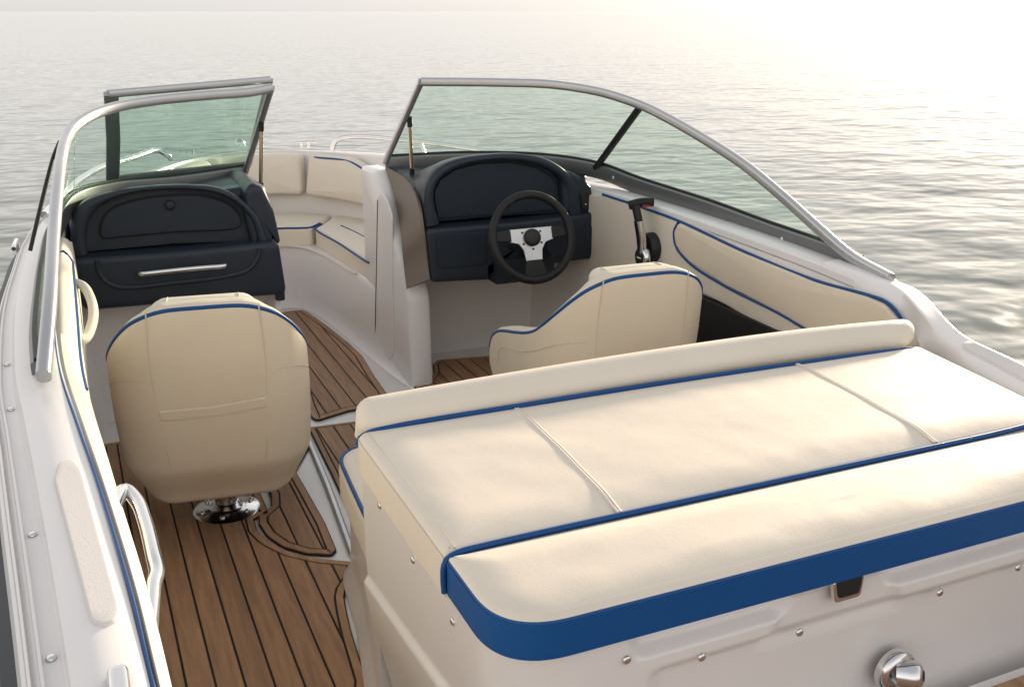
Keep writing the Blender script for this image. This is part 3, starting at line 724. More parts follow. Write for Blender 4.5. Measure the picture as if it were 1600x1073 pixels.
def port_dash():
    t = empty('dashboard', (.35, 4.0, .75), 'navy passenger-side dashboard with closed glove box and chrome pull', 'dashboard')
    y = 4.0; q = lambda u, v: Y(u, v, y)[[0, 2]]
    outer = [q(*p) for p in ((118, 402), (110, 370), (112, 340), (130, 318), (170, 302), (235, 292), (300, 290), (345, 295), (378, 312), (405, 340), (420, 374))]
    rim = [q(*p) for p in ((138, 398), (135, 372), (138, 352), (150, 330), (178, 312), (225, 300), (290, 297), (330, 301), (366, 316), (394, 345), (405, 380))]
    dash(t, y, outer, rim, None, q(120, 405)[1] - .005, q(110, 0)[0], q(420, 0)[0], .5, [(.5, -.02, -.10), (.3, -.01, -.05), (.12, 0, -.012), (.06, 0, -.003)])
    # glove box door
    g = [q(*p) for p in ((160, 372), (161, 350), (172, 334), (196, 322), (250, 311), (320, 310), (364, 326), (379, 348), (378, 356), (370, 360), (270, 366), (175, 375), (166, 376))]
    fw_ = lambda u, v, w_: A([u, y + .05 - w_, v])
    d = cushion('glove_box_door', spline(g, 120, True), .012, .004, fw_, M['navy2'], t, N=110)
    gap = tube('shut_line', [A([p[0], y + .0455, p[1]]) for p in g], .0035, M['black'], d, closed=True, k=8, n=120)
    c = q(267, 323); V, Fc = lathe([(.019, 0), (.019, .010), (.015, .014), (.005, .014)], lambda u, v, w_: A([c[0] + u, y + .038 - w_, c[1] + v])); build('knob', V, Fc, M['black'], d)
    # lower body, rounded box with a shallow bin and pull handle
    o = [q(*p) for p in ((112, 402), (270, 391), (434, 375), (441, 420), (447, 458), (290, 470), (131, 484), (118, 440))]
    f2 = lambda u, v, w_: A([u, y + .34 - w_ + .00 * v, v + .0])
    cushion('lower_body', rpoly(o, [.03, 0, .035, 0, .03, 0, .035, 0], 6), .37, .022, f2, M['navy'], t, N=150)
    gr = [q(*p) for p in ((151, 404), (153, 420), (166, 438), (190, 446), (270, 439), (350, 429), (385, 419), (400, 402), (404, 386))]
    tube('bin_edge', [A([p[0], y - .029, p[1]]) for p in gr], .010, M['navy'], t, n=80)
    h0, h1 = q(216, 424), q(350, 411); 
    P = [A([h0[0], y - .02, h0[1]]), A([h0[0] + .006, y - .052, h0[1] + .002]), A([h0[0] * .75 + h1[0] * .25, y - .060, h0[1] * .75 + h1[1] * .25 + .004]), A([(h0[0] + h1[0]) / 2, y - .062, (h0[1] + h1[1]) / 2 + .005]), A([h0[0] * .25 + h1[0] * .75, y - .060, h0[1] * .25 + h1[1] * .75 + .004]), A([h1[0] - .006, y - .052, h1[1] + .001]), A([h1[0], y - .02, h1[1]])]
    tube('pull_handle', P, .011, M['chrome'], t, n=50)
    # shoulder mould right of the hood and the deck up to the glass
    o = [(-.045, 4.12), (.735, 4.11), (.72, 4.50), (.40, 4.47), (.06, 4.36), (-.05, 4.18)]
    def top(u, v, w_): return A([u, v, .78 + w_ + .035 * smooth01((u - .3) / .4)])
    cushion('top_deck', rpoly(o, [.03, .06, .03, .1, .1, .05]), .115, .03, top, M['navy'], t, N=120)
    o = [q(*p) for p in ((382, 330), (384, 300), (395, 287), (414, 294), (430, 330), (442, 384), (396, 388))]
    cushion('shoulder', rpoly(o, [.02, .03, .03, .03, .05, .02, .02]), .42, .022, lambda u, v, w_: A([u, y + .44 - w_, v]), M['navy'], t, N=90)
    tube('corner_lug', [Y(437, 455, 4.0), Y(438, 468, 4.0)], .02, M['navy'], t, smooth=False)
port_dash()
def stb_dash():
    t = empty('dashboard', (1.8, 4.0, .75), 'navy helm dashboard with blank instrument panel behind the wheel', 'dashboard')
    y = 3.98; q = lambda u, v: Y(u, v, y)[[0, 2]]
    outer = [q(*p) for p in ((664, 356), (664, 320), (668, 289), (684, 266), (712, 251), (760, 242.5), (811, 241), (856, 249), (886, 267), (906, 292), (914, 334))]
    rim = [q(*p) for p in ((689, 350), (682, 325), (680, 303), (690, 281), (716, 264), (752, 254), (804, 252), (846, 260), (873, 275), (884, 294), (890, 335))]
    dash(t, y, outer, rim, None, q(670, 357)[1] - .005, q(664, 0)[0], q(914, 0)[0], .5, [(.42, -.04, -.12), (.25, -.02, -.05), (.12, 0, -.012), (.06, 0, -.003)])
    g = [q(*p) for p in ((692, 345), (686, 322), (685, 303), (694, 284), (718, 268), (754, 258.5), (804, 256.5), (843, 264), (868, 278), (879, 295), (885, 330), (800, 338))]
    fw_ = lambda u, v, w_: A([u, y + .058 - w_, v])
    ip = cushion('instrument_panel', rpoly([A(p) for p in g], .02), .010, .003, fw_, M['navy2'], t, N=110)
    for p in ((731, 266), (819, 260), (691, 341), (742, 336), (833, 330), (682, 306)):
        c = q(*p); V, Fc = lathe([(.006, 0), (.006, .003), (.003, .004)], lambda u, v, w_: A([c[0] + u, y + .048 - w_, c[1] + v]), 8); build('screw', V, Fc, M['black'], ip)
    # lower body
    o = [q(*p) for p in ((662, 357), (800, 346), (915, 333), (940, 325), (947, 400), (860, 411), (765, 419), (765, 436), (671, 440))]
    f2 = lambda u, v, w_: A([u, y + .36 - w_, v])
    cushion('lower_body', rpoly(o, [.024, 0, .024, .04, .024, 0, 0, .024, .024], 6), .385, .018, f2, M['navy'], t, N=170)
    for nm, pts in (('switch_panel', ((678, 364), (755, 361), (757, 411), (681, 418))), ('switch_panel', ((858, 376), (933, 347), (936, 394), (860, 402)))):
        o = [q(*p) for p in pts]
        sp = cushion(nm, rpoly(o, .014), .006, .003, lambda u, v, w_: A([u, y - .0245 - w_, v]), M['navy2'], t, N=60)
        cc = sum(o) / 4
        for p in o:
            c = p + (cc - p) * .14; V, Fc = lathe([(.005, 0), (.005, .002), (.003, .003)], lambda u, v, w_: A([c[0] + u, y - .030 - w_, c[1] + v]), 8); build('screw', V, Fc, M['black'], sp)
    # right shoulder carrying the rocker switch
    o = [q(*p) for p in ((884, 340), (880, 280), (893, 268), (912, 278), (936, 302), (941, 332))]
    cushion('shoulder', rpoly(o, [.01, .03, .03, .03, .03, .02]), .40, .02, lambda u, v, w_: A([u, y + .41 - w_, v]), M['navy'], t, N=90)
    o = [q(*p) for p in ((908, 303), (931, 302), (933, 326), (910, 328))]
    rs = cushion('rocker_switch', rpoly(o, .008), .010, .004, lambda u, v, w_: A([u, y + .012 - w_, v]), M['black'], t, N=50)
    for p in ((915, 319), (922, 318)):
        c = q(*p); V, Fc = box(lambda u, v, w_: A([c[0] + u, y - w_, c[1] + v]), -.0025, .0025, -.003, .003, -.001, .0025); build('mark', V, Fc, M['white'], rs, smooth=False)
    # column housing and underside wiring cover
    c = q(832, 376); 
    V, Fc = lathe([(.085, -.02), (.08, .05), (.055, .16), (.05, .25)], lambda u, v, w_: A([c[0] + u, y - w_, c[1] - .02 + v + w_ * .22])); build('column_housing', V, Fc, M['navy2'], t)
    V, Fc = box(lambda u, v, w_: A([u, v, w_]), q(765, 0)[0], q(862, 0)[0], y - .06, y + .2, q(800, 436)[1], q(800, 400)[1]); build('column_bracket', V, Fc, M['navy2'], t, smooth=False)
    # side cheek facing the walkway: navy moulding, its sunlit reflection painted in as taupe
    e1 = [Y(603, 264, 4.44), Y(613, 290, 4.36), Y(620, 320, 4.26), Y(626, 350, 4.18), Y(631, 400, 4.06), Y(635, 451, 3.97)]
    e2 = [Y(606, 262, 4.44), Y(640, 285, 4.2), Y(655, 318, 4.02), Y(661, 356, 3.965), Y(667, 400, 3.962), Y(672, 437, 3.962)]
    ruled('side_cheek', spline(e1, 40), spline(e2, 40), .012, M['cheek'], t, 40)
    o = [(1.36, 4.40), (1.33, 4.5), (2.12, 4.42), (2.22, 4.2), (2.2, 4.10), (1.36, 4.10)]
    cushion('top_deck', rpoly(o, [.03, .02, .1, .05, .03, .03]), .10, .02, lambda u, v, w_: A([u, v, .775 + .04 * smooth01((v - 4.0) / .4) + w_]), M['navy'], t, N=100)
stb_dash()
# steering wheel
def wheel():
    c = Y(832, 371, 3.66); nrm = A([0.0, -math.cos(R(18)), math.sin(R(18))]); ex = A([1., 0, 0]); ey = np.cross(nrm, ex) * 1.0
    if ey[2] < 0: ey = -ey
    f = lambda u, v, w_: c + ex * u + ey * v + nrm * w_
    t = empty('steering_wheel', tuple(c), 'black three-spoke steering wheel with brushed metal centre', 'steering wheel')
    Rw = .176
    P = [f(Rw * math.cos(a), Rw * math.sin(a), 0) for a in np.linspace(0, 2 * math.pi, 72, endpoint=False)]
    V, Fc = sweep(P, circ(.0175, 14), True, up=lambda i: nrm); build('rim', V, Fc, M['grip'], t, label='black leather rim')
    # T shaped plate
    o = [(-.098, .040), (.098, .040), (.098, -.012), (.060, -.022), (.042, -.050), (.036, -.098), (-.036, -.098), (-.042, -.050), (-.060, -.022), (-.098, -.012)]
    plt = plate('spoke_plate', rpoly(o, [.004, .004, .004, .02, .02, .004, .004, .02, .02, .004]), -.012, -.006, f, M['alu'], t, .0015)
    # black outer spokes reaching the rim
    for o in ([(-.17, .036), (-.09, .040), (-.09, -.012), (-.172, -.004)], [(.09, .040), (.17, .036), (.172, -.004), (.09, -.012)], [(-.036, -.09), (.036, -.09), (.052, -.168), (-.052, -.168)]):
        plate('spoke', rpoly([A(p) for p in o], .006), -.016, -.004, f, M['grip'], t, .004)
    V, Fc = lathe([(.036, -.02), (.036, .006), (.031, .013), (.02, .016), (.005, .017)], f, 28); build('horn_button', V, Fc, M['black'], t)
    for a in range(6):
        an = R(a * 60 + 30); g = lambda u, v, w_: f(.047 * math.cos(an) + u, .047 * math.sin(an) + v, w_)
        V, Fc = lathe([(.0045, -.007), (.0045, -.003), (.003, -.002)], g, 8); build('bolt', V, Fc, M['black'], t)
    V, Fc = lathe([(.03, -.22), (.035, -.10), (.04, -.02), (.04, -.012)], f, 20); build('hub', V, Fc, M['navy2'], t)
wheel()
# throttle
def throttle():
    t = empty('throttle_lever', tuple(X(1020, 388, 2.17)), 'black and chrome throttle lever on the starboard side panel', 'throttle')
    c = X(1023, 386, 2.17); g = lambda u, v, w_: A([c[0] - w_, c[1] + u, c[2] + v])
    V, Fc = lathe([(.062, -.02), (.062, .03), (.055, .045), (.03, .05)], g, 32); build('base', V, Fc, M['black'], t)
    p0 = X(1004, 402, 2.10); p1 = X(1002, 372, 2.09); p2 = X(998, 345, 2.08); p3 = X(993, 322, 2.075)
    V, Fc = lathe([(.044, 0), (.044, .018), (.038, .024), (.005, .025)], lambda u, v, w_: A([p0[0] + .01 - w_, p0[1] + u, p0[2] + v]), 28); build('pivot_cover', V, Fc, M['chrome'], t)
    V, Fc = lathe([(.029, 0.025), (.029, .027)], lambda u, v, w_: A([p0[0] + .01 - w_, p0[1] + u, p0[2] + v]), 28); cp = build('pivot_disc', V, Fc, M['black'], t)
    # small maker's lettering on the disc
    for i in range(7):
        V, Fc = box(lambda u, v, w_: A([p0[0] - .0175 - w_, p0[1] + u, p0[2] + v]), -.016 + i * .0045, -.013 + i * .0045, -.003, .003, 0, .001); build('letter', V, Fc, M['white'], cp, smooth=False)
    V, Fc = sweep(spline([p0, p1, p2], 20), rrect(.046, .030, .012), up=(1, 0, 0)); build('chrome_arm', V, Fc, M['chrome'], t)
    V, Fc = sweep(spline([p1 * .3 + p2 * .7, p2, p3], 20), rrect(.032, .028, .010), up=(1, 0, 0), scale=None); build('upper_arm', V, Fc, M['grip'], t)
    h0 = X(983, 321, 2.075); h1 = X(1016, 316, 2.075) + A([0, -.0, 0]); h1 = A([h0[0] + .095, h0[1] - .03, h0[2] + .012])
    V, Fc = sweep(spline([h0, (h0 + h1) / 2 + A([0, 0, .005]), h1], 16), rrect(.036, .036, .014), up=(0, 0, 1)); build('grip', V, Fc, M['grip'], t)
    a = (h0 * .35 + h1 * .65) + A([0, -.019, -.008]); V, Fc = box(lambda u, v, w_: a + A([u, v, w_]), -.022, .022, -.002, .003, -.005, .005); build('trim_button', V, Fc, M['red'], t, smooth=False)
throttle()

# ------------------------------------------------------------------ side upholstery
def stb_panel():
    t = empty('side_cushion', (2.19, 3.0, .65), 'long cream side panel with blue piping below the starboard windscreen', 'cushion')
    # surface x as a function of y
    xs = lambda y: np.interp(y, [1.9, 2.1, 2.4, 3.0, 3.6, 4.2], [2.135, 2.15, 2.175, 2.185, 2.18, 2.15])
    def q(u, v):
        p = X(u, v, 2.17)
        for _ in range(4): p = X(u, v, xs(p[1]))
        return A([p[1], p[2]])
    f = lambda u, v, w_: A([xs(u) + .02 - w_, u, v])
    pip = [q(*p) for p in ((946, 303), (1010, 324), (1067, 345), (1168, 392), (1280, 437), (1363, 460), (1391, 471), (1413, 495), (1428, 532))]
    bot = [q(*p) for p in ((1400, 560), (1300, 560), (1218, 526), (1140, 478), (1096, 457))]
    low = [A([3.25, .52]), A([3.7, .46]), A([3.98, .45])]
    o = pip[::1] + bot[:] + low + [A([4.0, pip[0][1] - .02])]
    cushion('panel', rpoly(o, .02), .035, .014, f, M['vinyl'], t, N=200, dome=.004)
    tube('piping', [f(p[0], p[1] - .001, .034) for p in pip], .0055, M['pipe'], t, n=90)
    p2 = [q(*p) for p in ((1067, 346), (1060, 362), (1063, 384), (1084, 410), (1140, 446), (1224, 488), (1275, 518))]
    # the padded insert above the second piping
    ins = [q(*p) for p in ((1067, 347), (1168, 394), (1280, 439), (1363, 462), (1391, 474), (1411, 497), (1424, 530), (1340, 545), (1275, 517), (1224, 487), (1140, 445), (1084, 409), (1063, 383), (1060, 362))]
    cushion('insert', rpoly(ins, .015), .016, .012, lambda u, v, w_: f(u, v, w_ + .030), M['vinyl2'], t, N=160, dome=.006)
    tube('piping', [f(p[0], p[1], .040) for p in p2], .0055, M['pipe'], t, n=90)
    # cubby below
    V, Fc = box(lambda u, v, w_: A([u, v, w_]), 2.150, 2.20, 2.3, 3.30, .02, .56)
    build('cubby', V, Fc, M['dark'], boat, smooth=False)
stb_panel()
def port_panel():
    t = empty('side_cushion', (-.03, 2.4, .78), 'narrow cream bolster with blue piping along the port gunwale', 'cushion')
    a = [Z(*p, z) for p, z in (((92, 372), .845), ((85, 420), .84), ((85, 463), .84), ((94, 575), .835), ((125, 670), .83), ((154, 751), .825), ((182, 839), .82), ((213, 945), .815), ((244, 1073), .81), ((262, 1140), .81))]
    b = [Z(*p, z) for p, z in (((112, 378), .82), ((118, 430), .81), ((124, 500), .80), ((133, 590), .79), ((169, 713), .785), ((188, 776), .785), ((232, 920), .78), ((262, 1040), .78), ((280, 1120), .78), ((290, 1180), .78))]
    n = 120; a = resample(spline(a, 150), n); b = resample(spline(b, 150), n); V = []
    sec = [(0, -.10), (0, -.012), (.04, .002), (.2, .016), (.45, .022), (.7, .018), (.92, .004), (1.04, -.02), (1.10, -.07), (1.02, -.14), (.7, -.42)]
    for i in range(n):
        e = min(1, min(i, n - 1 - i) / 5); e = math.sqrt(max(0, 1 - (1 - e) ** 2)) if e < 1 else 1
        d = b[i] - a[i]
        for f, dz in sec: V.append(A([a[i][0] + d[0] * f, a[i][1] + d[1] * f, a[i][2] + d[2] * min(f, 1) + (dz * e if dz > -.03 else dz)]))
    k = len(sec); build('bolster', V, [(i * k + j, i * k + j + 1, (i + 1) * k + j + 1, (i + 1) * k + j) for i in range(n - 1) for j in range(k - 1)] + [tuple(range(k)), tuple((n - 1) * k + j for j in range(k))], M['vinyl'], t, ang=60)
    tube('piping', [p + A([-.003, 0, .007]) for p in a], .0026, M['pipe'], t, smooth=False)
    sc_ = [V[i * k + 6] + A([0, 0, .001]) for i in range(12, 66)]
    pth = [V[12 * k + 2], V[12 * k + 4] + A([0, 0, .002])] + sc_[2:]
    tube('piping', pth, .0045, M['pipe'], t, n=80)
port_panel()

# ------------------------------------------------------------------ sun pad
def sunpad():
    t = empty('sun_pad', (1.15, 1.45, .72), 'broad cream sun pad with blue piping and royal blue rear band', 'sun pad')
    zb = .712; T = .09
    f = ident(zb)
    xr = lambda y: 1.90 - .0 * y
    yp = lambda x: 1.816 - .012 * ((x - .5) / 1.4) - .02 * max(0, (x - 1.6) / .3) ** 2
    o = [(.462, 1.307), (1.835 - .05, 1.298), (1.93, 1.62), (1.90, 1.78), (1.5, 1.80), (.9, 1.815), (.462, 1.83)]
    o = [(.462, 1.307), (1.855, 1.298), (1.895, 1.55), (1.93, 1.795), (1.2, 1.822), (.462, 1.832)]
    cushion('main_cushion', rpoly(o, [.004, .004, .03, .03, 0, .03], 6), T, .018, f, M['vinyl'], t, N=260, dome=.003, inner=26, soft=(.075, .008))
    o = rpoly([(.462, 1.303), (.462, 1.078), (1.2, 1.073), (1.82, 1.068), (1.855, 1.294)], [.004, .17, 0, .05, .004], 18)
    zb2 = .726
    cushion('rear_cushion', o, .076, .018, ident(zb2), M['vinyl'], t, N=320, dome=.003, soft=(.06, .007), mats=[M['vinyl'], M['blue']], side_rings=3, inner=26)
    tube('piping', [A([.4605, 1.304, zb2 - .0]), A([.4595, 1.304, .765]), A([.465, 1.304, .783]), A([.485, 1.305, .791]), A([.53, 1.305, .793]), A([1.0, 1.303, .7935]), A([1.6, 1.298, .7935]), A([1.82, 1.296, .793]), A([1.85, 1.296, .780])], .0055, M['pipe'], t, n=90)
    # blue edge welt along the top of the band
    # front bolster
    prof = [A([1.812, .786]), A([1.826, .803]), A([1.853, .823]), A([1.882, .831]), A([1.912, .819]), A([1.932, .785]), A([1.935, .74]), A([1.93, .65]), A([1.93, .5]), A([1.93, .42])]
    pr = resample(spline(prof, 60), 60); L = [0]
    for i in range(59): L.append(L[-1] + np.linalg.norm(pr[i + 1] - pr[i]))
    L = np.array(L); pa = np.array(pr)
    def bm_(u, v, w_):
        v = np.clip(v, 0, L[-1]); y = np.interp(v, L, pa[:, 0]); z = np.interp(v, L, pa[:, 1])
        y2 = np.interp(min(v + .004, L[-1]), L, pa[:, 0]); z2 = np.interp(min(v + .004, L[-1]), L, pa[:, 1]); y1 = np.interp(max(v - .004, 0), L, pa[:, 0]); z1 = np.interp(max(v - .004, 0), L, pa[:, 1])
        tt = A([y2 - y1, z2 - z1]); tt /= np.linalg.norm(tt); nn = A([-tt[1], tt[0]])
        if nn @ A([y - 1.86, z - .70]) < 0: nn = -nn
        bow = -.018 * max(0, (u - 1.45) / .45) ** 2 * 1.0
        return A([u, y + nn[0] * (w_ - .07) + bow, z + nn[1] * (w_ - .07) + .012 * (1 - min(1, abs((u - 1.2) / .76)) ** 2) + .002])
    Lt = L[-1]
    cushion('front_bolster', rpoly([(.470, 0.0), (1.93, 0.0), (1.985, .10), (1.98, Lt), (.55, Lt), (.55, .24), (.484, .13)], [.045, .12, .04, .01, .03, .08, .06], 8), .075, .035, bm_, M['vinyl'], t, N=260, inner=16)
    tube('piping', [A([.464, 1.822, .768]), A([.470, 1.822, .781]), A([.49, 1.822, .790]), A([.55, 1.820, .7955]), A([.83, 1.815, .797]), A([1.12, 1.809, .798]), A([1.5, 1.795, .7975]), A([1.75, 1.783, .796]), A([1.895, 1.776, .792])], .0055, M['pipe'], t, n=90)
    # seams (double welts) running fore and aft
    for x0, x1 in (((810, 635), (970, 795)), ((1259, 570), (1473, 690))):
        a = Z(*x0, .804); b = Z(*x1, .804)
        b[1] = 1.310; a[1] = 1.806; K = []
        for q in np.linspace(0, 1, 22):
            p = a * (1 - q) + b * q; e = min(p[1] - 1.302, 1.812 - p[1])
            h = T - .008 * (1 - min(1, max(0, e - .018) / .075)) ** 2 + .0018
            h += min(1, max(0, e - .018) / .05) * (.0024 * mnoise.noise(Vector((p[0] * 4.1, p[1] * 5.3, T * 37))) + .0012 * mnoise.noise(Vector((p[0] * 13, p[1] * 11, 3))))
            K.append(A([p[0], p[1], zb + h]))
        for dx in (-.0028, .0028): tube('seam', [p + A([dx, 0, 0]) for p in K], .0026, M['vinyl'], t, n=24, k=8)
    tube('stitch_line', [A([.484, 1.81, .7945]), A([.487, 1.6, .7945]), A([.487, 1.45, .7945]), A([.484, 1.315, .7945])], .0016, M['thread'], t, n=40, k=6)
sunpad()
# bench cushion in front of the sun pad
def bench():
    o = [(.575, 2.54), (.555, 2.28), (.535, 1.99), (2.1, 1.99), (2.1, 2.54)]
    t = empty('bench_cushion', (.8, 2.3, .35), 'cream bench seat cushion with blue piping tucked against the sun pad front', 'cushion')
    oo = rpoly(o, [.12, .2, .02, .02, .05], 8)
    cushion('seat_pad', oo, .11, .03, ident(.335), M['vinyl'], t, N=180, dome=.01)
    P = inset(oo if area2(oo) > 0 else oo[::-1], .008)
    tube('piping', resample([A([p[0], p[1], .4365]) for p in P], 160, True), .0055, M['pipe'], t, closed=True, smooth=False)
bench()

# ------------------------------------------------------------------ bow cushions
def bow_seats():
    G = 'bow seat cushions'
    # back rests wrap the U of the bow: centre line of the lining
    U = resample(spline([A(p) for p in ((.20, 4.55), (.34, 5.15), (.52, 5.62), (.76, 5.98), (1.06, 6.12), (1.33, 5.98), (1.55, 5.64), (1.74, 5.16), (1.88, 4.55))], 160), 160)
    L = np.concatenate([[0], np.cumsum([np.linalg.norm(U[i + 1] - U[i]) for i in range(159)])]); Ua = np.array(U)
    def mp(u, v, w_):
        x = np.interp(u, L, Ua[:, 0]); y = np.interp(u, L, Ua[:, 1]); x1 = np.interp(u + .03, L, Ua[:, 0]); y1 = np.interp(u + .03, L, Ua[:, 1]); x0 = np.interp(u - .03, L, Ua[:, 0]); y0 = np.interp(u - .03, L, Ua[:, 1])
        tt = A([x1 - x0, y1 - y0]); tt /= np.linalg.norm(tt); nn = A([tt[1], -tt[0]])
        lean = (v - .55) * .18
        return A([x + nn[0] * (w_ - lean), y + nn[1] * (w_ - lean), v])
    # lining behind the backs
    def lin(a, b):
        u = L[-1] * a; z = .34 + b * .46; return mp(u, z, -.012 - .02 * b)
    grid('bow_lining', lin, 100, 8, M['gel2'], boat)
    # arc position hit by the column px at the junction
    def ucross(px_):
        best = None
        for i, p in enumerate(U):
            d = ray(px_, 260); k = p[0] / p[1] - d[0] / d[1]
            if i and best is None and p[1] > 4.6 and prev < 0 <= k: best = L[i]
            prev = k
        return best
    uj = ucross(473); 
    names = [('starboard back cushion of the bow seat, its top edge dipping under blue piping', uj + .012, L[-1] - .05), ('middle back cushion of the bow seat behind the walkway', uj - .62, uj - .012), ('port back cushion of the bow seat seen through the tinted glass', .05, uj - .644)]
    for i, (lb, u0, u1) in enumerate(names):
        t = empty('back_cushion', tuple(mp((u0 + u1) / 2, .55, 0)), lb, 'cushion', G)
        if i == 0:
            o = [(u0, .555), (u0 + .02, .79), (u0 + .33, .79), (u0 + .50, .74), (u0 + .68, .70), (u1, .68), (u1, .52)]; rr = [.03, .03, .08, .08, .05, .03, .03]
        elif i == 1: o = [(u0, .55), (u0, .79), (u1 - .02, .79), (u1, .555)]; rr = .035
        else: o = [(u0, .52), (u0, .68), (u1 - .5, .72), (u1 - .3, .79), (u1, .79), (u1, .55)]; rr = [.03, .03, .06, .06, .03, .03]
        cushion('pad', rpoly(o, rr, 6), .07, .028, mp, M['vinyl'], t, N=150, dome=.012, inner=12)
        if i == 0:
            tube('piping', [mp(u, v - .012, .060) for u, v in ((u0 + .06, .79), (u0 + .31, .79), (u0 + .40, .775), (u0 + .50, .742), (u0 + .68, .70), (u1 - .1, .68))], .0055, M['pipe'], t, n=70)
    # seats
    zt = .44
    w_ = lambda u, v, z=zt: Z(u, v, z)[:2]
    c1, c0 = w_(490, 358), w_(484, 357)
    o = [w_(577, 411), A([1.30, 4.58]), A([1.9, 4.58]), A([1.82, 5.1]), A([1.60, 5.66]), A([1.43, 5.86]), w_(505, 350), w_(492, 357)]
    t = empty('seat_cushion', (1.5, 5.1, .34), 'starboard bow seat cushion beside the helm console with two blue pipings', 'cushion', G)
    o[0] = A([1.285, 4.66])
    oo = rpoly(o, [.0, .02, .03, .1, .1, .05, .03, .04], 6)
    cushion('pad', oo, .10, .022, ident(.345), M['vinyl'], t, N=150, dome=.008, inner=12)
    a0 = w_(506, 350); a1 = w_(492, 357.5)
    ed = [A([*w_(577, 410), .438]), A([*w_(530, 380), .438]), A([*w_(494, 359), .438]), A([*w_(493, 355), .438]), A([*w_(503, 349.5), .438])]
    tube('piping', [A([1.292, 4.62, .436])] + ed, .0055, M['pipe'], t, n=70)
    tube('piping', [A([*w_(533, 355), .449]), A([*w_(556, 366), .450]), A([*w_(580, 378), .449]), A([1.47, 4.8, .449])], .0045, M['pipe'], t, n=40)
    o = [w_(486, 357), w_(432, 358), A([.80, 5.58]), A([.72, 5.75]), A([.86, 5.98]), A([1.06, 6.07]), A([1.28, 5.98]), A([1.41, 5.86]), w_(503, 349)]
    t = empty('seat_cushion', (1.1, 5.8, .34), 'front bow seat cushion at the end of the teak walkway', 'cushion', G)
    cushion('pad', rpoly(o, [.02, .05, .05, .05, .1, .1, .1, .03, .02], 6), .10, .022, ident(.345), M['vinyl'], t, N=150, dome=.008, inner=12)
    tube('piping', [A([.82, 5.555, .441]), A([*w_(432, 358), .443]), A([*w_(470, 357), .443]), A([*w_(484, 356.3), .443]), A([*w_(500, 349.5), .443])], .0055, M['pipe'], t, n=50)
    o = [(.75, 4.62), (.76, 4.95), (.78, 5.5), (.70, 5.72), (.55, 5.58), (.36, 5.1), (.22, 4.62)]
    t = empty('seat_cushion', (.5, 5.1, .34), 'port bow seat cushion ahead of the glove box console', 'cushion', G)
    cushion('pad', rpoly([A(p) for p in o], .03, 6), .10, .022, ident(.345), M['vinyl'], t, N=100, dome=.008)
bow_seats()

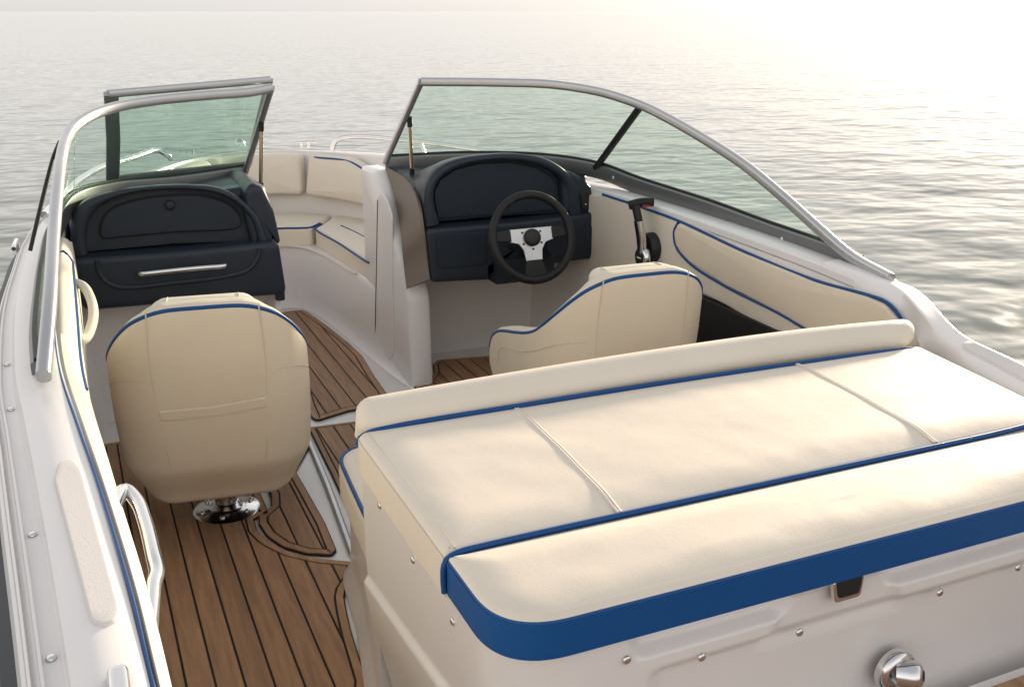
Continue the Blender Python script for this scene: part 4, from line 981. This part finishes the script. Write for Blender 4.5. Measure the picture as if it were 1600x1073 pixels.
# ------------------------------------------------------------------ bucket seats
def seat(loc, heading, label):
    t = empty('bucket_seat', loc, label, 'seat', 'swivel bucket seats')
    lx, ly = loc[0], loc[1]; hd = R(heading); fwd = A([math.sin(hd), math.cos(hd), 0]); rgt = A([math.cos(hd), -math.sin(hd), 0])
    L3 = lambda x, y, z: A([lx, ly, 0]) + rgt * x + fwd * y + A([0, 0, z])
    YB = -.385    # rear face behind the pedestal
    FL, RA = .135, .135
    def hs_(u, v, w_):
        """u along the horseshoe, v height, w outward (towards the back)"""
        s = abs(u); sg = 1 if u >= 0 else -1
        if s < FL: x, y, nx, ny = s, 0, 0, -1
        elif s < FL + RA * math.pi / 2: a = (s - FL) / RA; x, y, nx, ny = FL + RA * math.sin(a), RA - RA * math.cos(a), math.sin(a), -math.cos(a)
        else: e = s - FL - RA * math.pi / 2; x, y, nx, ny = FL + RA, RA + e, 1, 0
        # gentle belly and lean
        lean = (v - .55) * -.16
        tuck = .05 * smooth01((.30 - v) / .15); bul = 0.010 * math.sin(np.clip((v - .25) / .6, 0, 1) * math.pi)
        k = w_ - .075 - tuck + bul
        return L3(sg * (x + nx * k) , YB + .075 + y + ny * k + lean, v)
    topz = [(0, .826), (.11, .823), (.155, .812), (.20, .788), (.24, .752), (.285, .702), (.335, .650), (.39, .612), (.46, .582), (.56, .553), (.64, .533), (.72, .508), (.775, .47), (.80, .42)]
    Wf = .80
    top = [A([u, z]) for u, z in topz]; o = [A([-p[0], p[1]]) for p in top[::-1]] + top[1:]
    low = [(Wf, .34), (.76, .29), (.6, .25), (.46, .23), (.38, .21), (.32, .18), (.25, .150), (.18, .140), (0, .138)]
    lw = [A(p) for p in low]; o = o + lw + [A([-p[0], p[1]]) for p in lw[::-1][1:]]
    oo = rpoly(o, .04, 4)
    cushion('backrest', oo, .085, .022, hs_, M['vinyl2'], t, N=420, both=True, rb=.03, inner=26, dome=.004)
    # piping along the rear top edge
    P = [A([-p[0], p[1]]) for p in top[::-1]] + top[1:]
    P = spline(P, 120); tube('piping', [hs_(p[0] * .985, p[1] - .012, .081) for p in P], .0058, M['pipe'], t, smooth=False)
    # headrest roll rising above the edge
    def hd_(u, v, w_): return L3(u, YB + .065 + v, .741 + w_)
    cushion('headrest', rpoly([(-.165, .004), (.165, .004), (.13, .115), (-.13, .115)], .05), .075, .03, hd_, M['vinyl'], t, N=90, dome=.004)
    for s in (-1, 1): tube('stitch_line', [hd_(s * .100, .008, .052), hd_(s * .100, .022, .070), hd_(s * .10, .045, .0772), hd_(s * .098, .085, .076)], .0018, M['thread'], t, n=16, k=6)
    # stitched seams on the back shell
    for s in (-1, 1):
        tube('stitch_line', [hs_(s * u, v, .0862) for u, v in ((.150, .815), (.155, .70), (.155, .60), (.15, .50), (.145, .40), (.138, .30), (.130, .245))], .0022, M['thread'], t, n=50, k=6)
        tube('stitch_line', [hs_(s * u, v, .0862) for u, v in ((.155, .60), (.20, .602), (.26, .588), (.31, .562), (.36, .535), (.5, .485), (.64, .455), (.68, .43), (.69, .38))], .0022, M['thread'], t, n=40, k=6)
    # map pocket welt
    pk = cushion('pocket', rpoly([(-.151, .512), (0, .505), (.151, .512), (.150, .476), (0, .468), (-.150, .476)], [.006, 0, .006, .006, 0, .006]), .010, .006, lambda u, v, w_: hs_(u, v + .006 * (u / .14), w_ + .0805), M['vinyl2'], t, N=100)
    tube('stitch_line', [hs_(u, .470 + .010 * (u / .15) ** 2 + .006 * (u / .14), .0878) for u in np.linspace(-.15, .15, 12)], .0025, M['thread'], pk, n=30, k=6)
    # seat pad, box, post and base
    cushion('seat_pad', rpoly([(-.20, -.16), (.20, -.16), (.24, .1), (.22, .27), (-.22, .27), (-.24, .1)], .06), .12, .04, lambda u, v, w_: L3(u, v, .33 + w_), M['vinyl'], t, N=80, dome=.02)
    cushion('seat_box', rpoly([(-.15, -.14), (.15, -.14), (.15, .2), (-.15, .2)], .03), .08, .01, lambda u, v, w_: L3(u, v, .25 + w_), M['dark'], t, N=50)
    V, Fc = lathe([(.036, .012), (.036, .26)], lambda u, v, w_: L3(u, v, w_)); build('post', V, Fc, M['chrome'], t)
    V, Fc = lathe([(.110, .001), (.110, .007), (.104, .011), (.06, .015), (.048, .020), (.042, .034), (.036, .036)], lambda u, v, w_: L3(u, v, w_), 40); bp = build('base_plate', V, Fc, M['chrome'], t)
    for i in range(6):
        a = R(i * 60 + 20); V, Fc = lathe([(.009, .012), (.009, .018), (.006, .021)], lambda u, v, w_: L3(.085 * math.cos(a) + u, .085 * math.sin(a) + v, w_), 8); build('bolt', V, Fc, M['chrome'], bp)
    return t
seat((.345, 3.16, 0), 8, 'cream bucket seat seen from behind, in front of the glove box dashboard')
seat((1.635, 2.98, 0), 2, 'cream bucket seat facing the steering wheel beside the throttle')

# ------------------------------------------------------------------ teak soles
def mat_teak(label, outline, pitch, x0, border=.028, gap=.0065, z0=.0, cat='deck mat', t=None):
    O = [A(p[:2]) for p in outline]
    if area2(O) < 0: O = O[::-1]
    O = resample(O, 160, True); c = np.mean(O, 0)
    t = t or empty('teak_mat', (c[0], c[1], z0), label, cat, 'teak deck mats')
    f = ident(z0)
    plate('backing', O, -.003, .003, f, M['caulk'], t, .001)
    a = inset(O, .004); b = inset(O, border)
    # border strip in four runs
    n = len(a)
    for s in range(4):
        i0, i1 = s * n // 4, (s + 1) * n // 4; V = []; Fc = []
        idx = [i % n for i in range(i0, i1 + 1)]
        for i in idx: V += [A([*a[i], z0]), A([*a[i], z0 + .0065]), A([*b[i], z0 + .0065]), A([*b[i], z0])]
        for j in range(len(idx) - 1): q = 4 * j; Fc += [(q, q + 1, q + 5, q + 4), (q + 1, q + 2, q + 6, q + 5), (q + 2, q + 3, q + 7, q + 6)]
        build('border_strip', V, Fc, M['teak'], t, smooth=False)
    I = [A(p) for p in inset(O, border + gap)]
    Oa = np.array(O); On = np.roll(Oa, -1, 0); dd = On - Oa; l2 = (dd ** 2).sum(1)
    def dist_(p):
        tt = np.clip(((p - Oa) * dd).sum(1) / l2, 0, 1); return np.sqrt(((Oa + dd * tt[:, None] - p) ** 2).sum(1).min())
    I = [p for p in I if dist_(p) > (border + gap) * .96]
    xs0 = min(p[0] for p in I); xs1 = max(p[0] for p in I); k = math.floor((xs0 - x0) / pitch)
    while x0 + k * pitch < xs1:
        l_, r_ = x0 + k * pitch + gap / 2, x0 + (k + 1) * pitch - gap / 2; k += 1
        bm = bmesh.new(); bm.faces.new([bm.verts.new((p[0], p[1], 0)) for p in I])
        for c_, s_ in ((l_, -1), (r_, 1)):
            bmesh.ops.bisect_plane(bm, geom=bm.verts[:] + bm.edges[:] + bm.faces[:], dist=1e-6, plane_co=(c_, 0, 0), plane_no=(s_, 0, 0), clear_outer=True)
        polys = [[A([v.co.x, v.co.y]) for v in fc.verts] for fc in bm.faces]
        H = I
        for c_, sg in ((l_, 1), (r_, -1)):
            out = []
            for i in range(len(H)):
                p, q = H[i], H[(i + 1) % len(H)]; dp = (p[0] - c_) * sg; dq = (q[0] - c_) * sg
                if dp >= 0: out.append(p)
                if (dp >= 0) != (dq >= 0): out.append(p + (q - p) * dp / (dp - dq))
            H = out
            if len(H) < 3: break
        if len(H) >= 3 and abs(abs(area2(H)) - sum(abs(area2(p)) for p in polys)) > 2e-3: polys = [H]
        for P in polys:
            if abs(area2(P)) < 4e-4: continue
            P = [p for i, p in enumerate(P) if np.linalg.norm(p - P[i - 1]) > 1e-5]
            Q = [p for i, p in enumerate(P) if abs(np.cross(P[i] - P[i - 1], P[(i + 1) % len(P)] - P[i])) > 1e-7]
            if len(Q) >= 3: plate('plank', Q, 0, .0065, f, M['teak'], t, .0006)
        bm.free()
    return t
z = lambda *P: [Z(u, v, .005)[:2] for u, v in P]
PITCH_T = .0
def soles():
    # spacing read off the caulk lines at row 1070
    xs = [Z(u, v, .005) for u, v in ((290, 1070), (337, 1070), (384, 1071), (430, 1071), (475, 1071), (522, 1071))]
    y0 = xs[2][1]; sl = np.mean([(xs[i + 1][0] - xs[i][0]) for i in range(5)])
    pitch = sl + .0
    pts_main = [A([-.04, 1.3]), A([.42, 1.3]), A([.455, 1.95])] + z((575, 1068), (549, 985), (541, 950), (538, 930), (542, 912)) + [A([.63, 2.56]), A([.655, 2.66])] + z((545, 876), (500, 872), (455, 862), (420, 845), (402, 828), (396, 806)) + [A([.47, 3.06]), A([.47, 3.6]), A([.40, 3.9]), A([-.03, 3.9])]
    mat_teak('large aft teak mat running beside the sun pad to the stern', pts_main, pitch, xs[2][0], border=.024)
    pts = z((404, 806), (404, 818), (416, 836), (440, 853), (478, 864), (518, 866), (526, 858), (508, 815), (478, 762), (462, 735)) + [A([.74, 3.60]), A([.50, 3.62]), A([.50, 3.2]), A([.485, 3.12])]
    mat_teak('half-round teak hatch mat beside the passenger seat pedestal', pts, pitch, xs[2][0], border=.026)
    pts = z((484, 672), (556, 661)) + [A([1.05, 3.73]), A([1.10, 3.3]), A([1.06, 2.85]), A([.72, 2.72])] + z((547, 840), (520, 795), (490, 735), (482, 718))
    pts = [A([.755, 3.74]), A([1.24, 3.70]), A([1.30, 3.3]), A([1.2, 2.72]), A([.70, 2.72]), A([.715, 2.95]), A([.735, 3.3])]
    mat_teak('middle teak mat between the two bucket seats', pts, pitch, xs[2][0], border=.020)
    pts = z((496, 656), (487, 652), (479, 634), (470, 600)) + [A([.78, 4.35]), A([.80, 4.75]), A([.86, 5.2]), A([.93, 5.40])] + z((450, 486), (472, 484), (482, 488), (508, 506), (545, 535), (566, 555), (584, 585), (606, 616)) + [A([1.12, 3.86]), A([.95, 3.85])]
    mat_teak('forward teak mat filling the walkway between the consoles', pts, pitch, xs[2][0] + .008, border=.030)
    pts = z((648, 606), (646, 598), (668, 594), (678, 584), (676, 568), (684, 562), (776, 555)) + [A([2.05, 4.2]), A([2.1, 3.6]), A([2.0, 2.75]), A([1.36, 2.75]), A([1.36, 3.6])]
    mat_teak('small teak mat at the helm footwell below the wheel', pts, pitch, xs[2][0], border=.022)
    # polished hinge rod between the hatch mat and the middle mat
    V, Fc = sweep([A([.655, 2.70, .004]), A([.70, 3.2, .004]), A([.735, 3.72, .004])], rrect(.022, .014, .006), up=(0, 0, 1)); build('hatch_hinge', V, Fc, M['alu'], boat)
    # seam ring round the pedestal
soles()
# warning plate under the helm dash
def warn():
    c = Y(916, 440, 4.40); f = lambda u, v, w_: A([c[0] + u, 4.417 - w_, c[2] + v])
    t = plate('warning_plate', [(-.035, -.045), (.035, -.045), (.035, .045), (-.035, .045)], 0, .003, f, M['black'], boat, .0005)
    for i in range(5): V, Fc = box(f, -.028, .028 - .01 * (i % 2), .028 - i * .016, .034 - i * .016, .003, .0036); build('text_line', V, Fc, M['white'], t, smooth=False)
warn()
